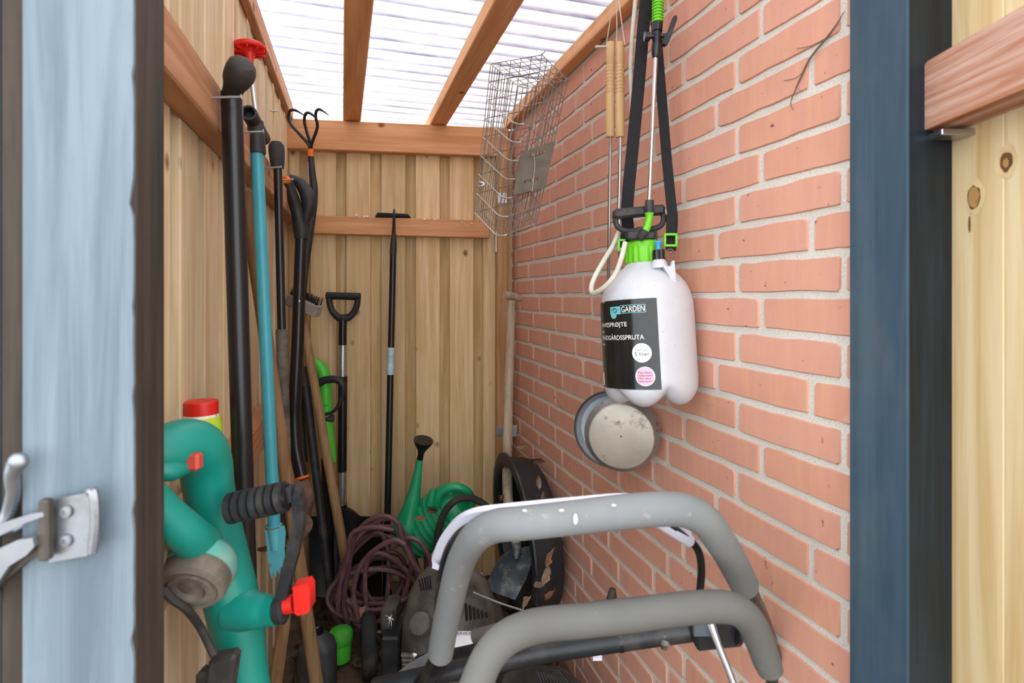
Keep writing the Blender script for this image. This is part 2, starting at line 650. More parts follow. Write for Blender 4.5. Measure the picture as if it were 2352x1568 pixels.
# nails and screws in the rails
def nail(parent, p, d, ln=.035, r=.0016, hr=.0036, name='nail', mat=None):
    mb = MB()
    d = V(d).normalized()
    mb.lathe(p - d * .006, d, [(r, 0), (r, ln), (hr, ln), (hr, ln + .0015)], 8)
    return child(parent, name, mb, mat or STEEL)
for (x, y) in ((820, 494), (838, 497), (845, 497), (975, 503), (999, 504), (1061, 511), (1083, 512)):
    nail(wall_back, PB(x, y + 3, .045), NB + UP * .25, .02)
for (x, y) in ((677, 308), (678, 324), (889, 326), (935, 326), (1094, 339)):
    nail(wall_back, PB(x, y, .045), NB, .003, .0036, .0055, 'screw')
for (x, y) in ((484, 224), (549, 304), (602, 386), (636, 414)):
    nail(wall_left, PL(x, y, .045), NLv + UP * .12, .052, .0022, .0048)
mb = MB()
beam(mb, PL(622, 253, .001), PL(640, 254, .001), .003, .003, NLv, 0)
child(wall_left, 'staple', mb, STEEL)
# steel angle brackets of the back wall
mb = MB()
mb.box(back_pt(.878, .048, .23), BD * .002, NB * .02, UP * .045, 0)
child(wall_back, 'angle_bracket', mb, STEEL)
mb = MB()
mb.box(back_pt(.905, .067, .42), BD * .02, NB * .0012, UP * .022, 0)
child(wall_back, 'angle_bracket', mb, STEEL)
mb = MB()
pa = PB(1150, 990, .07)
mb.box(pa + BD * .0, BD * .02, NB * .0015, UP * .02, .001)
mb.box(pa + BD * .055 + NB * .002, BD * .016, NB * .0015, UP * .025, .001)
child(wall_back, 'angle_bracket', mb, STEEL)

# roof: corrugated sheet on two rafters, ledger at the house wall and plate over the fence
ceiling = rootless('ceiling')
rf = MB()
Y0, Y1 = .46, 2.72
WL = .0765
ny = int((Y1 - Y0) / WL * 12)
nx = 8
for j in range(ny + 1):
    y = Y0 + (Y1 - Y0) * j / ny
    z = .0085 * math.sin(2 * math.pi * y / WL)
    for i in range(nx + 1):
        x = -.30 + (1.028) * i / nx
        rf.v.append(V((x, y, Z(.797) + z)))
for j in range(ny):
    for i in range(nx):
        a = j * (nx + 1) + i
        rf.f.append((a, a + 1, a + nx + 2, a + nx + 1))
ro = link('roof_sheet', make_mesh('roof_sheet', rf, roof_mat(), V((0, 0, Z(.797))), 80), ceiling, (0, 0, Z(.797)))
for x0, x1 in ((.005, .077), (.365, .437)):
    mb = MB()
    mb.box(((x0 + x1) / 2, 1.55, Z(.76)), ((x1 - x0) / 2, 0, 0), (0, 1.08, 0), (0, 0, .025), .003)
    child(ceiling, 'rafter', mb, W_RAFT)
mb = MB()
mb.box((.7105, 1.42, Z(.762)), (.0205, 0, 0), (0, .93, 0), (0, 0, .024), .003)
child(ceiling, 'ledger_beam', mb, W_RAFT)
mb = MB()
beam(mb, left_pt(.62, .012, .755), left_pt(2.47, .012, .755), .022, .062, NLv)
child(ceiling, 'top_plate', mb, W_BEAMY)

# front posts of the doorway
W_GREY = wood('weathered_blue_grey_paint', '7b8993', '5f6d78', 'Z', '5c5040', knots=False, gs=30, stain='909da6', rough=.55, var=0)
W_BARE = wood('dark_bare_timber', '4a4038', '332d28', 'Z', '2a2018', knots=False, gs=40, stain='5a4c40', var=0)
W_NAVY = wood('petrol_blue_paint', '435868', '334654', 'Z', '20303c', knots=False, gs=22, stain='565f64', rough=.5, var=0)
W_BLACK = wood('black_paint', '24303a', '161c22', 'Z', '101010', knots=False, gs=30, stain='2d3a45', rough=.5, var=0)
W_PALE = wood('pale_door_board', 'e3cfa6', 'c9a873', 'Z', '7a5226', gs=24, stain='d9bd8a', var=.04)
W_PINK = wood('rough_sawn_pink_rail', 'cfae9f', 'a0623f', 'Y', '8a5a3a', knots=False, gs=70, tint=.3, var=0, ds=.3)
t1 = rootless('trim_1')
# uneven painted front skin on a bare timber post
post = MB()
post.box((-.2465, .695, 1.1), (.0465, 0, 0), (0, .046, 0), (0, 0, 1.1), .002)
child(t1, 'post', post, W_BARE)
fr = MB()
rows = 150
rnd = random.Random(4)
chips = [(.93, .03), (1.42, .02), (1.16, .022), (.86, .02), (1.02, .012)]
chips = [(Z((676 - y) * .56 / F_PX), a) for (y, a) in ((185, .005), (430, .006), (690, .004), (920, .005), (1180, .005), (1470, .005), (470, .005))]
L_, R_ = [], []
for i in range(rows + 1):
    z = .25 + 1.95 * i / rows
    x = -.2010 + 0.0006 * noise.noise(V((0, 0, z * 12))) + .0005 * noise.noise(V((3, 0, z * 90)))
    for cz, ca in chips:
        x -= ca * .8 * math.exp(-abs((z - cz) / .005) ** 1.3)
    R_.append(V((x, .6485, z)))
    L_.append(V((-.2935, .6485, z)))
n_ = rows + 1
sk = MB()
sk.add(L_ + R_ + [p - V((0, .0045, 0)) for p in L_] + [p - V((.0006, .0045, 0)) for p in R_],
       [q for i in range(rows) for q in ((i, i + 1, n_ + i + 1, n_ + i), (2 * n_ + i, 3 * n_ + i, 3 * n_ + i + 1, 2 * n_ + i + 1),
                                         (n_ + i, n_ + i + 1, 3 * n_ + i + 1, 3 * n_ + i), (i, 2 * n_ + i, 2 * n_ + i + 1, i + 1))])
child(t1, 'painted_face', sk, W_GREY)
# the opened left door leaf next to it
d1 = rootless('door_1')
for x0, x1, mt in ((-.3145, -.2955, W_BARE), (-.412, -.3165, W_GREY), (-.508, -.414, W_GREY)):
    mb = MB()
    mb.box(((x0 + x1) / 2, .672, 1.1), ((x1 - x0) / 2, 0, 0), (0, .02, 0), (0, 0, 1.05), .002)
    child(d1, 'plank', mb, mt)
# right post
t2 = rootless('trim_2')
mb = MB()
mb.box((.7495, .568, 1.1), (.048, 0, 0), (0, .0405, 0), (0, 0, 1.1), .0015)
child(t2, 'post', mb, W_BLACK)
mb = MB()
mb.box((.6997, .5675, 1.1), (.0022, 0, 0), (0, .0425, 0), (0, 0, 1.1), .001)
child(t2, 'painted_face', mb, W_NAVY)
# right door, standing open: boards, rail, hinge strap
d2 = rootless('door_2')
DA = math.radians(18.8)
DD = V((math.sin(DA), math.cos(DA), 0))
DN = V((-math.cos(DA), math.sin(DA), 0))
D0 = V((.777, .515, 0))
for i in range(4):
    mb = MB()
    mb.box(D0 - DD * (.0185 + .097 * i) + DN * -.011 + V((0, 0, 1.08)), DD * .048, DN * .011, UP * 1.06, .0015)
    child(d2, 'plank', mb, W_PALE)
mb = MB()
zc0, zc1 = .216, .304
e = D0 + DN * .0015
r0 = []
for (dd, zz) in ((.005, zc0), (.006, zc1 - .012), (.002, zc1 - .004), (-.010, zc1), (-.5, zc1), (-.5, zc0)):
    r0.append(e + DD * dd + V((0, 0, Z(zz))))
mb.prism(r0, DN * .046)
child(d2, 'rail', mb, W_PINK, 20, rotz=-DA)
mb = MB()
mb.box(D0 + DN * .02 - DD * .012 + V((0, 0, Z(.207))), DD * .014, DN * .022, UP * .004, .001)
child(d2, 'hinge_strap', mb, STEEL)

# knots and smeared paint on the nearest door board
KT = M('tan_grain_halo', 'd8bf90', .75, 0, .12, 40)
KN = M('dark_resin_knot', '6f4d29', .7, 0, .35, 60, dirt='46301c', dscale=60)
KR = M('amber_knot_heart', 'b78d55', .7, 0, .25, 120, dirt='8a6234', dscale=120)
for n_k, (x, y, rx, rz, mt) in enumerate(((2238, 452, .0165, .0225, KT), (2238, 452, .0108, .0145, KN), (2238, 452, .0092, .0125, KR), (2312, 372, .0150, .0210, KT), (2312, 372, .0085, .0125, KN), (2312, 374, .004, .006, KR), (2230, 520, .004, .016, KT), (2228, 515, .002, .010, KN))):
    pc = on_plane(x, y, (D0.x, D0.y), (DN.x, DN.y))
    mb = MB()
    up_ = .0004 + .0003 * {KT: 0, KN: 1, KR: 2}[mt]
    mb.add([pc + DN * up_ + (DD * math.cos(q) * rx + UP * math.sin(q) * rz) * (1 + .22 * noise.noise(V((math.cos(q) * 1.5, math.sin(q) * 1.5, n_k * 3.1)))) for q in [2 * math.pi * j / 32 for j in range(32)]], [tuple(range(32))])
    child(d2, 'knot', mb, mt)
mb = MB()
rnd = random.Random(9)
aa, bb_ = [], []
n_ = 1400
for i in range(n_ + 1):
    z = .30 + 1.9 * i / n_
    w = .006 + .0035 * noise.noise(V((0, 0, z * 14))) + .004 * max(0, noise.noise(V((5, 0, z * 160)))) + .003 * max(0, noise.noise(V((9, 0, z * 420))))
    aa.append(D0 + DD * .028 + DN * .0006 + UP * z)
    bb_.append(D0 + DD * (.024 - w) + DN * .0006 + UP * (z - w * .5))
mb.add(aa + bb_, [(i, i + 1, n_ + 2 + i, n_ + 1 + i) for i in range(n_)])
child(d2, 'paint_smear', mb, W_NAVY)
# ================================================================== TOOLS ALONG THE LEFT WALL
BLK = M('black_powder_coat', '17171a', .32, 0, .2, 30)
BLKD = M('dusty_black_plastic', '232326', .55, 0, .25, 25, dirt='55504a', dscale=14, dlo=.5, dhi=.85)
RUB = M('worn_dark_rubber', '2e2b29', .7, 0, .25, 20, dirt='4a443e', bmp=.2)
ORANGE = M('orange_plastic', 'e8701c', .45)
RED = M('red_plastic', 'e0261f', .35, 0, .1)
TEALB = M('turquoise_enamel', '3f9fb0', .38, 0, .08, dirt='8fb6bb', dscale=30, dlo=.68, dhi=.74)
TEALC = M('chipped_turquoise_enamel', '58b4c4', .5, 0, .12, dirt='8a5a38', dscale=28, dlo=.60, dhi=.66)
ALU = M('brushed_aluminium', 'c9ccd0', .38, .9, .08, 60)
RUST = M('rusty_brown_steel', '6e5340', .85, .2, .35, 24, dirt='8a7868')
DIRTST = M('soil_caked_steel', '55504a', .8, .3, .35, 22, dirt='8a8074')
ASH = wood('grey_ash_handle', 'a98a68', '876844', 'Z', '5a4028', knots=False, gs=50, var=.08)
ASHP = wood('pale_ash_handle', 'c4b29c', 'a4917a', 'Z', '6a5038', knots=False, gs=50, var=.04)
OLDP = wood('old_brown_pole', '9a7a58', '74563a', 'Z', '4a3020', knots=False, gs=45, var=.05)

def straight(a, b, n=2):
    return [lerp(V(a), V(b), i / (n - 1)) for i in range(n)]

# --- black tube tool with bulbous rubber grip
t = Thing('steel_tube_shaft', 'thick glossy black steel shaft with bulbous dark rubber grip, front of the left rail', 'garden tool')
a = PL(532, 214, .067)
g0 = (a - V((0, 0, H))).dot(FWD)
b = P(564, 1290, g0 + .01)
d = (b - a).normalized()
b2 = a + d * ((a.z - .03) / -d.z)
m = MB(); m.tube(straight(a, b2), .0178, 20); t.part('shaft', m, BLK)
gd = (P(562, 140, g0 - .05) - a).normalized()
m = MB(); m.lathe(a - gd * .012, gd, [(.015, 0), (.016, .012), (.0165, .02), (.0185, .032), (.0225, .044), (.0245, .056), (.0245, .067), (.022, .078), (.016, .085), (.007, .088)], 22,
                  mod=lambda q, r, h: 1 + .025 * math.sin(h * 420 + q)); t.part('grip', m, RUB)
t.done()

# --- red plunger-headed rod
t = Thing('plunger_rod', 'thin grey metal rod topped with a round red spoked plastic knob', 'garden tool')
gg = 1.33
c = P(573, 112, gg)
ax = (UP * .97 + FWD * .06 - RIGHT * .07).normalized()
m = MB(); m.lathe(c - ax * .006, ax, [(.0375, 0), (.040, .003), (.040, .009), (.036, .0125), (.010, .0135)], 30)
t_disc = t.part('knob', m, RED)
m = MB(); m.lathe(c - ax * .050, ax, [(.0065, 0), (.0085, .012), (.010, .030), (.018, .043), (.022, .046)], 16); t.part('neck', m, RED, t_disc)
m = MB()
x_, y_ = frame_from(ax)
for i in range(10):
    q = 2 * math.pi * i / 10
    e = x_ * math.cos(q) + y_ * math.sin(q)
    m.box(c - ax * .0095 + e * .026, e * .011, ax * .0038, ax.cross(e) * .0011)
t.part('spoke_rib', m, RED, t_disc)
m = MB(); m.tube(straight(c - ax * .048, P(596, 330, 1.345)), .0058, 10); t.part('rod', m, ALU)
t.done()

# --- turquoise weeder
t = Thing('weeding_tool', 'turquoise steel-tube weeder with black T-handle and chipped turquoise blade', 'garden tool')
ga = 1.27
top, bot = P(590, 345, ga), P(630, 1212, ga - .02)
m = MB(); m.tube(straight(top + (top - bot) * .03, bot), .0137, 18); t.part('shaft', m, TEALB)
hc = P(583, 285, ga)
m = MB(); m.lathe(top - (top - bot).normalized() * .008, (top - bot), [(.0185, 0), (.0195, .004), (.0185, .05), (.0175, .075)], 18)
hp = t.part('handle_socket', m, BLKD)
near, far = P(571, 258, ga - .055), P(607, 322, ga + .13)
hd = (far - near).normalized()
L_h = (far - near).length
m = MB(); m.lathe(near, hd, [(.0125, .03), (.0125, .0), (.0165, 0), (.0175, .004), (.0172, L_h * .5), (.0172, L_h * .93), (.012, L_h)], 20, cap=False)
m.lathe(near + hd * .028, hd, [(.0126, 0), (.0126, .001)], 20)
t.part('crossbar', m, BLKD)
m = MB()
yy = [(608, 1218), (652, 1208), (655, 1225), (652, 1262), (654, 1288), (650, 1308), (644, 1300), (641, 1318), (636, 1309), (633, 1326), (628, 1312), (624, 1330), (619, 1310), (616, 1290), (612, 1250)]
bw = [P(x, y, ga - .03) for (x, y) in yy]
m.prism(bw, FWD * .004)
m.tube(straight(P(630, 1205, ga - .02), P(632, 1262, ga - .024)), [.0165, .010], 14)
t.part('blade', m, TEALC)
m = MB(); q = P(629, 1207, ga - .02); m.tube([q + RIGHT * math.cos(i * .5236) * .0185 + FWD * math.sin(i * .5236) * .0185 for i in range(12)], .0013, 6, closed=True); t.part('wire_ring', m, RUST)
t.done()

# --- earth auger
t = Thing('earth_auger', 'dirty earth auger with soil-caked grey shaft and rusty spiral blade', 'garden tool')
ga = 1.50
a, b = P(638, 385, ga), P(660, 1275, ga - .02)
mid = lerp(a, b, .42)
m = MB(); m.tube(straight(a, mid), .0112, 14); t.part('upper_shaft', m, BLK)
m = MB(); m.tube(straight(mid, b), [.0148, .016], 14); t.part('lower_shaft', m, DIRTST)
up_ = (a - b).normalized()
m = MB(); m.lathe(a - up_ * .002, (up_ - FWD * .1), [(.016, 0), (.019, .02), (.021, .045), (.020, .062), (.0125, .072)], 18); t.part('grip', m, RUB)
m = MB()
x_, y_ = frame_from(up_, RIGHT)
rin, rout, rev = .014, .070, 1.9
c0 = P(657, 1262, ga - .02)
nseg = 60
vs, fs = [], []
for i in range(nseg + 1):
    q = 2 * math.pi * rev * i / nseg + 2.6
    h = .088 * rev * i / nseg
    ro_ = rout * (1 if i > 3 else .8)
    e = x_ * math.cos(q) + y_ * math.sin(q)
    o = c0 + up_ * h
    vs += [o + e * rin, o + e * ro_, o + e * ro_ + up_ * .004, o + e * rin + up_ * .004]
for i in range(nseg):
    k = i * 4
    for j in range(4):
        fs.append((k + j, k + (j + 1) % 4, k + 4 + (j + 1) % 4, k + 4 + j))
fs += [(0, 1, 2, 3), (nseg * 4 + 3, nseg * 4 + 2, nseg * 4 + 1, nseg * 4)]
m.add(vs, fs)
t.part('spiral_blade', m, RUST)
t.done()

# --- long wooden pole leaning in front of the tools
t = Thing('wooden_pole', 'long plain wooden pole leaning behind the turquoise weeder down to the floor', 'pole')
a, b = P(562, 440, 1.355), P(727, 1568, 1.50)
d = (b - a)
b = a + d * ((a.z - .02) / -d.z)
m = MB(); m.tube(straight(a, b), [.0160, .0185], 16); t.part('wooden_pole', m, OLDP)
t.done()

# --- black long-handled weed puller with orange end caps
t = Thing('weed_puller', 'black long-handled weed puller with orange-tipped grip and orange ring', 'garden tool')
ga = 1.95
pts = [(692, 545, ga), (688, 650, ga), (684, 780, ga - .01), (678, 900, ga - .02), (676, 960, ga - .02), (680, 1030, ga - .03), (693, 1094, ga - .05)]
m = MB(); m.tube(spline([P(*q) for q in pts], 5), [.0205, .0205, .0215, .022, .022, .0225, .0225], 18); sh_ = t.part('shaft', m, BLK)
m = MB(); m.tube([P(690, 515, ga), P(692, 532, ga), P(692, 548, ga)], [.025, .0245, .0235], 18); t.part('collar', m, BLKD)
# grip: a flattened bar from the socket up to the nail, with a hooded guard behind
m = MB(); m.tube(spline([P(690, 530, ga), P(684, 490, ga), P(672, 450, ga - .02), (P(660, 412, ga - .04))], 6), [.024, .023, .0195, .016], 16)
gp = t.part('grip', m, BLKD)
gq = [P(664, 404, ga - .02), P(688, 420, ga), P(707, 450, ga + .01), P(709, 475, ga + .01), P(700, 510, ga + .01)]
m = MB(); m.tube(spline(gq, 6), [.008, .020, .027, .026, .016], 14); t.part('guard', m, BLKD, gp)
m = MB(); m.lathe(P(656, 413, ga - .06), (FWD * -1 - RIGHT * .5), [(.0135, -.01), (.0135, .004), (.011, .006)], 16); t.part('end_cap', m, ORANGE, gp, label='orange end cap')
pe = P(693, 1096, ga - .05)
dn = (pe - P(686, 1060, ga - .04)).normalized()
m = MB(); m.lathe(pe - dn * .004, dn, [(.0245, 0), (.0255, .003), (.0245, .009)], 18); t.part('ring', m, ORANGE, label='orange ring')
m = MB(); m.tube(spline([pe + dn * .006, P(698, 1118, ga - .05), P(706, 1150, ga - .05), P(704, 1185, ga - .05)], 4), [.020, .026, .024, .012], 12); t.part('claw_head', m, RUST)
m = MB(); q = P(694, 690, ga)
m.tube(straight(P(688, 691, ga - .03), PL(670, 692, .0)), .0022, 8); t.part('hanging_nail', m, STEEL)
t.done()

# --- three-tined cultivator hung head up
t = Thing('hand_cultivator', 'black three-tined cultivator hanging head up against the back beam', 'garden tool')
gb = 2.18
tin = [[(711, 346), (709, 332), (688, 308), (669, 286), (663, 268), (667, 254), (680, 254), (698, 264)],
       [(713, 346), (712, 328), (704, 300), (699, 277), (702, 262), (710, 259), (724, 268)],
       [(715, 346), (716, 330), (727, 300), (729, 285), (725, 268), (727, 255), (735, 251), (754, 264)]]
for i, tn in enumerate(tin):
    m = MB(); m.tube(spline([P(x, y, gb - .012 * j) for j, (x, y) in enumerate(tn)], 5), [.0062, .0062, .006, .006, .006, .0055, .005, .002][:len(tn)], 10); t.part('tine', m, BLK)
m = MB(); m.tube([P(713, 343, gb), P(714, 360, gb)], .0125, 14); t.part('ferrule', m, ORANGE, label='orange ferrule')
m = MB(); m.tube(spline([P(x, y, gb) for (x, y) in ((714, 358), (717, 395), (721, 430), (719, 470), (710, 540), (700, 620), (694, 700), (690, 800), (690, 930), (700, 1060))], 5), [.0115, .013, .015, .017, .0165, .015, .013, .013, .013, .013], 14); t.part('handle', m, BLKD)
m = MB(); m.tube(straight(P(708, 372, gb - .005), P(708, 440, gb - .005)), .003, 8); t.part('label_strip', m, ALU)
t.done()

# --- deck brush, head up, handle down to the floor
t = Thing('deck_brush', 'wooden-handled scrubbing brush standing head up behind the weed puller', 'brush')
gb = 2.10
hd_a, hd_b = P(664, 676, gb), P(738, 706, gb - .03)
ed = (hd_b - hd_a).normalized()
eu = (UP - ed * UP.dot(ed)).normalized()
ew = ed.cross(eu)
L_ = (hd_b - hd_a).length
m = MB(); m.box(lerp(hd_a, hd_b, .5) - eu * .018, ed * L_ * .47, eu * .022, ew * .02, .003); blk = t.part('head_block', m, M('grey_wood_block', '9a958c', .8, dirt='6a6258'))
for r in range(7):
    m = MB()
    for k in range(3):
        o = lerp(hd_a, hd_b, .1 + .8 * r / 6) + ew * (.012 * (k - 1))
        for j in range(6):
            q = o + ed * random.uniform(-.006, .006) + ew * random.uniform(-.005, .005)
            m.tube(straight(q, q + eu * random.uniform(.026, .036) + ed * random.uniform(-.004, .004)), [.0014, .0006], 4)
    t.part('bristle_tuft', m, BLKD, blk)
a, b = P(692, 712, gb), P(803, 1342, gb - .02)
m = MB(); m.tube(straight(a, b), [.0165, .0185], 14); t.part('handle', m, ASH)
t.done()

# --- bright green electric edge trimmer at the back
LIME = M('bright_green_plastic', '4fc23a', .4, 0, .1)
t = Thing('edge_trimmer', 'bright green shafted grass trimmer with black loop handle at the back wall', 'grass trimmer')
gb = 2.17
m = MB(); m.tube(spline([P(x + 3, y, gb) for (x, y) in ((712, 828), (726, 836), (738, 852), (744, 880), (746, 930), (750, 990), (757, 1060))], 6), [.014, .020, .024, .025, .0245, .023, .022], 18); t.part('shaft', m, LIME)
lp = [(733, 880), (745, 873), (770, 871), (785, 880), (788, 897), (783, 918), (775, 935), (762, 947), (748, 951)]
m = MB(); m.tube(spline([P(x, y, gb - .03) for (x, y) in lp], 6), [.015, .0145, .0145, .0145, .012, .009, .007, .006, .006], 12); t.part('loop_handle', m, BLKD)
m = MB(); m.tube([P(741, 962, gb - .01), P(766, 960, gb - .01)], .015, 14); t.part('clamp_knob', m, BLKD)
m = MB(); m.tube([P(747, 928, gb - .001), P(747.3, 931, gb - .001)], .0258, 18); t.part('seam_ring', m, M('dark_green_plastic', '2f8a28', .5))
m = MB(); m.tube(spline([P(x, y, gb) for (x, y) in ((752, 1052), (753, 1090), (754, 1130), (756, 1180), (759, 1300), (762, 1372))], 4), [.025, .025, .024, .016, .015, .015], 14); t.part('lower_shaft', m, BLK)
m = MB(); m.lathe(P(763, 1376, gb), UP, [(.035, -.04), (.045, -.02), (.04, .0), (.018, .03)], 16); t.part('motor_head', m, BLKD)
t.done()

# --- slim black shaft leaning next to it
t = Thing('broom_handle', 'slim matt black shaft leaning in the corner left of the green trimmer', 'pole')
m = MB(); m.tube(straight(P(697, 850, 2.14), P(764, 1400, 2.06)), [.018, .014], 12); t.part('shaft', m, BLKD)
m = MB(); m.tube([P(696, 842, 2.14), P(701, 885, 2.135)], .0205, 12); t.part('grip', m, RUB)
t.done()

# --- black scoop shovel with D handle
t = Thing('scoop_shovel', 'black scoop shovel with D-shaped grip and black and silver shaft', 'shovel')
gb = 2.27
dh = [(756, 678), (758, 700), (766, 718), (778, 729), (788, 731), (800, 729), (812, 718), (820, 700), (822, 678)]
m = MB(); m.tube(spline([P(x, y, gb) for (x, y) in dh], 6), [.0125, .0125, .013, .0155, .017, .0155, .013, .0125, .0125], 12)
m.tube([P(750, 679, gb), P(827, 681, gb)], .0155, 14)
t.part('grip', m, BLKD)
for y0, y1, r, mt, nm in ((728, 792, .0165, BLK, 'upper_shaft'), (790, 866, .0145, ALU, 'bare_shaft'), (864, 1082, .0185, BLK, 'sleeve'), (1080, 1162, .0145, ALU, 'bare_shaft')):
    m = MB(); m.tube([P(787.5, y0, gb), P(787 - (y1 - 728) * .003, y1, gb)], r, 18); t.part(nm, m, mt)
# curved blade
m = MB()
nu_, nv_ = 13, 10
grid = []
for j in range(nv_ + 1):
    v = j / nv_
    row = []
    for i in range(nu_ + 1):
        u = -1 + 2 * i / nu_
        x = 794 + u * (86 - 4 * v)
        y = 1166 + v * 205 + 22 * max(0, 1 - v * 3) * (1 - (abs(u) > .15) * min(1, (abs(u) - .15) / .25)) * -1 + (18 * max(0, abs(u) - .75) / .25 if v < .05 else 0)
        dep = gb - .10 * v - .055 * (1 - u * u) * 0 + .05 * (1 - abs(u) ** 2.2) * (1 - .35 * v) - .06 + .03 * max(0, math.cos(u * 9)) * 0
        row.append(P(x, y + 22 * (v < .02), dep))
    grid.append(row)
fr_, bk_ = [p for r in grid for p in r], [p + FWD * .004 for r in grid for p in r]
n0 = len(fr_)
fs = []
W1 = nu_ + 1
for j in range(nv_):
    for i in range(nu_):
        a = j * W1 + i
        fs += [(a, a + 1, a + W1 + 1, a + W1), (n0 + a, n0 + a + W1, n0 + a + W1 + 1, n0 + a + 1)]
edge = [i for i in range(W1)] + [j * W1 + nu_ for j in range(1, nv_ + 1)] + [nv_ * W1 + i for i in range(nu_ - 1, -1, -1)] + [j * W1 for j in range(nv_ - 1, 0, -1)]
for i in range(len(edge)):
    a, b = edge[i], edge[(i + 1) % len(edge)]
    fs.append((a, n0 + a, n0 + b, b))
m.add(fr_ + bk_, fs)
bl = t.part('blade', m, BLK)
for k in range(3):
    m = MB(); m.tube([P(752 + 36 * k, 1195, gb - .045 + .02 * (k == 1)), P(755 + 34 * k, 1352, gb - .12 + .02 * (k == 1))], .005, 8); t.part('rib', m, BLK, bl)
m = MB(); m.tube([P(786, 1158, gb), P(786, 1178, gb), P(786, 1225, gb - .035)], [.0195, .023, .012], 16); t.part('socket', m, BLK)
t.done()

# --- black push hoe, head up
t = Thing('push_hoe', 'black long-shafted hoe standing blade up in front of the back wall', 'hoe')
gt, gf = 2.27, 2.17
m = MB(); m.prism([P(862, 496, gt + .01), P(867, 488, gt + .01), P(936, 491, gt + .01), P(943, 498, gt + .01)], NB * -.003 + V((0, 0, -.006))); t.part('blade', m, BLK)
m = MB(); m.tube(spline([P(906, 492, gt + .02), P(905, 482, gt - .01), P(905, 500, gt - .02), P(904.5, 535, gt - .02)], 4), [.004, .0042, .0058, .0078], 10); t.part('neck', m, BLK)
m = MB(); m.tube([P(904.5, 532, gt - .02), P(904, 560, gt - .02), P(903, 582, gt - .02), P(903, 585, gt - .02)], [.008, .0135, .0142, .0138], 14); t.part('ferrule', m, BLKD)
m = MB(); m.tube(straight(P(903, 582, gt - .02), P(886, 1372, gf)), .0132, 16); t.part('shaft', m, BLK)
m = MB(); m.tube(straight(P(898.2, 798, gt - .05), P(896.8, 860, gt - .055)), .0138, 16); st_ = t.part('sticker', m, M('pale_blue_sticker', 'a9c7d6', .4, dirt='e8eef2', dscale=25), label='pale blue paper sticker')
t.done()

# --- green watering can
GREEN = M('garden_green_plastic', '179a66', .35, 0, .1, dirt='3ea67c', dscale=8)
t = Thing('watering_can', 'green ribbed plastic watering can with black rose pointing upwards', 'watering can')
gw = 2.08
A, B = P(938, 1232, gw), P(1062, 1150, gw - .02)
ax = (B - A).normalized()
Lb = (B - A).length
prof = [(.02, -.012), (.075, -.008), (.088, .004)]
for k in range(9):
    h0 = .02 + k * (Lb - .05) / 9
    prof += [(.090, h0), (.0955, h0 + .005), (.0955, h0 + .010), (.090, h0 + .014)]
prof += [(.088, Lb - .02), (.075, Lb + .002), (.045, Lb + .012), (.01, Lb + .014)]
m = MB(); m.lathe(A, ax, prof, 32, ref=FWD); t.part('body', m, GREEN)
m = MB(); m.tube(spline([P(936, 1212, gw - .05), P(944, 1170, gw - .05), P(953, 1125, gw - .05), P(960, 1085, gw - .05), P(964.5, 1052, gw - .05)], 5), [.052, .034, .021, .0145, .011], 18); sp_ = t.part('spout', m, GREEN)
ra = (P(973, 1003, gw - .07) - P(964, 1050, gw - .05)).normalized()
m = MB(); m.lathe(P(964.5, 1054, gw - .05), ra, [(.0118, 0), (.0112, .022), (.016, .038), (.030, .062), (.0365, .076), (.036, .079)], 24, ref=RIGHT)
t.part('rose', m, BLK)
m = MB(); m.tube(spline([P(1004, 1160, gw - .09), P(1010, 1136, gw - .09), P(1030, 1121, gw - .09), P(1055, 1120, gw - .09), P(1075, 1132, gw - .08), P(1083, 1150, gw - .06), P(1078, 1172, gw - .04)], 5), .0165, 14); t.part('handle', m, GREEN)
m = MB(); m.tube([P(988, 1160, gw - .09), P(992, 1140, gw - .09), P(994, 1124, gw - .09)], [.016, .0125, .0115], 12); t.part('filler_neck', m, GREEN)
t.done()

# --- arc of black rubber pipe in front of the can
t = Thing('rubber_pipe', 'short curved piece of black rubber pipe lying over the watering can', 'pipe')
m = MB(); m.tube(spline([P(x, y, g) for (x, y, g) in ((1002, 1262, 1.9), (1008, 1215, 1.9), (1022, 1175, 1.9), (1045, 1150, 1.9), (1070, 1143, 1.92), (1095, 1148, 1.94), (1120, 1166, 1.96), (1130, 1200, 1.97))], 6), .012, 14); t.part('rubber_pipe', m, RUB)
t.done()

# --- spade with wooden T handle
t = Thing('garden_spade', 'old spade with long pale wooden T-handled shaft and worn blue-black blade', 'spade')
gs_ = 2.12
pts = [P(1174, 690, 2.2), P(1170, 850, 2.18), P(1166, 1000, 2.14), (P(1166, 1130, 2.08)), P(1176, 1200, 2.0), P(1187, 1252, 1.93)]
m = MB(); m.tube(spline(pts, 6), [.0165, .0185, .0195, .0195, .0185, .0165], 16); t.part('shaft', m, ASHP)
m = MB(); m.tube(spline([P(1159, 677, 2.17), P(1168, 678, 2.18), P(1182, 681, 2.2), P(1196, 686, 2.22)], 4), [.0145, .0155, .0155, .0145], 14); t.part('crossbar', m, ASHP)
out = [(1227, 1253), (1223, 1290), (1208, 1330), (1183, 1378), (1168, 1372), (1140, 1362), (1112, 1352), (1130, 1312), (1152, 1276), (1178, 1262), (1200, 1258)]
SPB = M('worn_blue_black_steel', '525a60', .55, .15, .3, 14, dirt='9a9892', dscale=20, dlo=.48, dhi=.66)
m = MB()
ring = [P(x, y, 1.90 + .0004 * (x - 1170)) for (x, y) in out]
cen = P(1172, 1315, 1.90)
inner = [lerp(cen, q, .55) + FWD * .022 for q in ring]
n0 = len(ring)
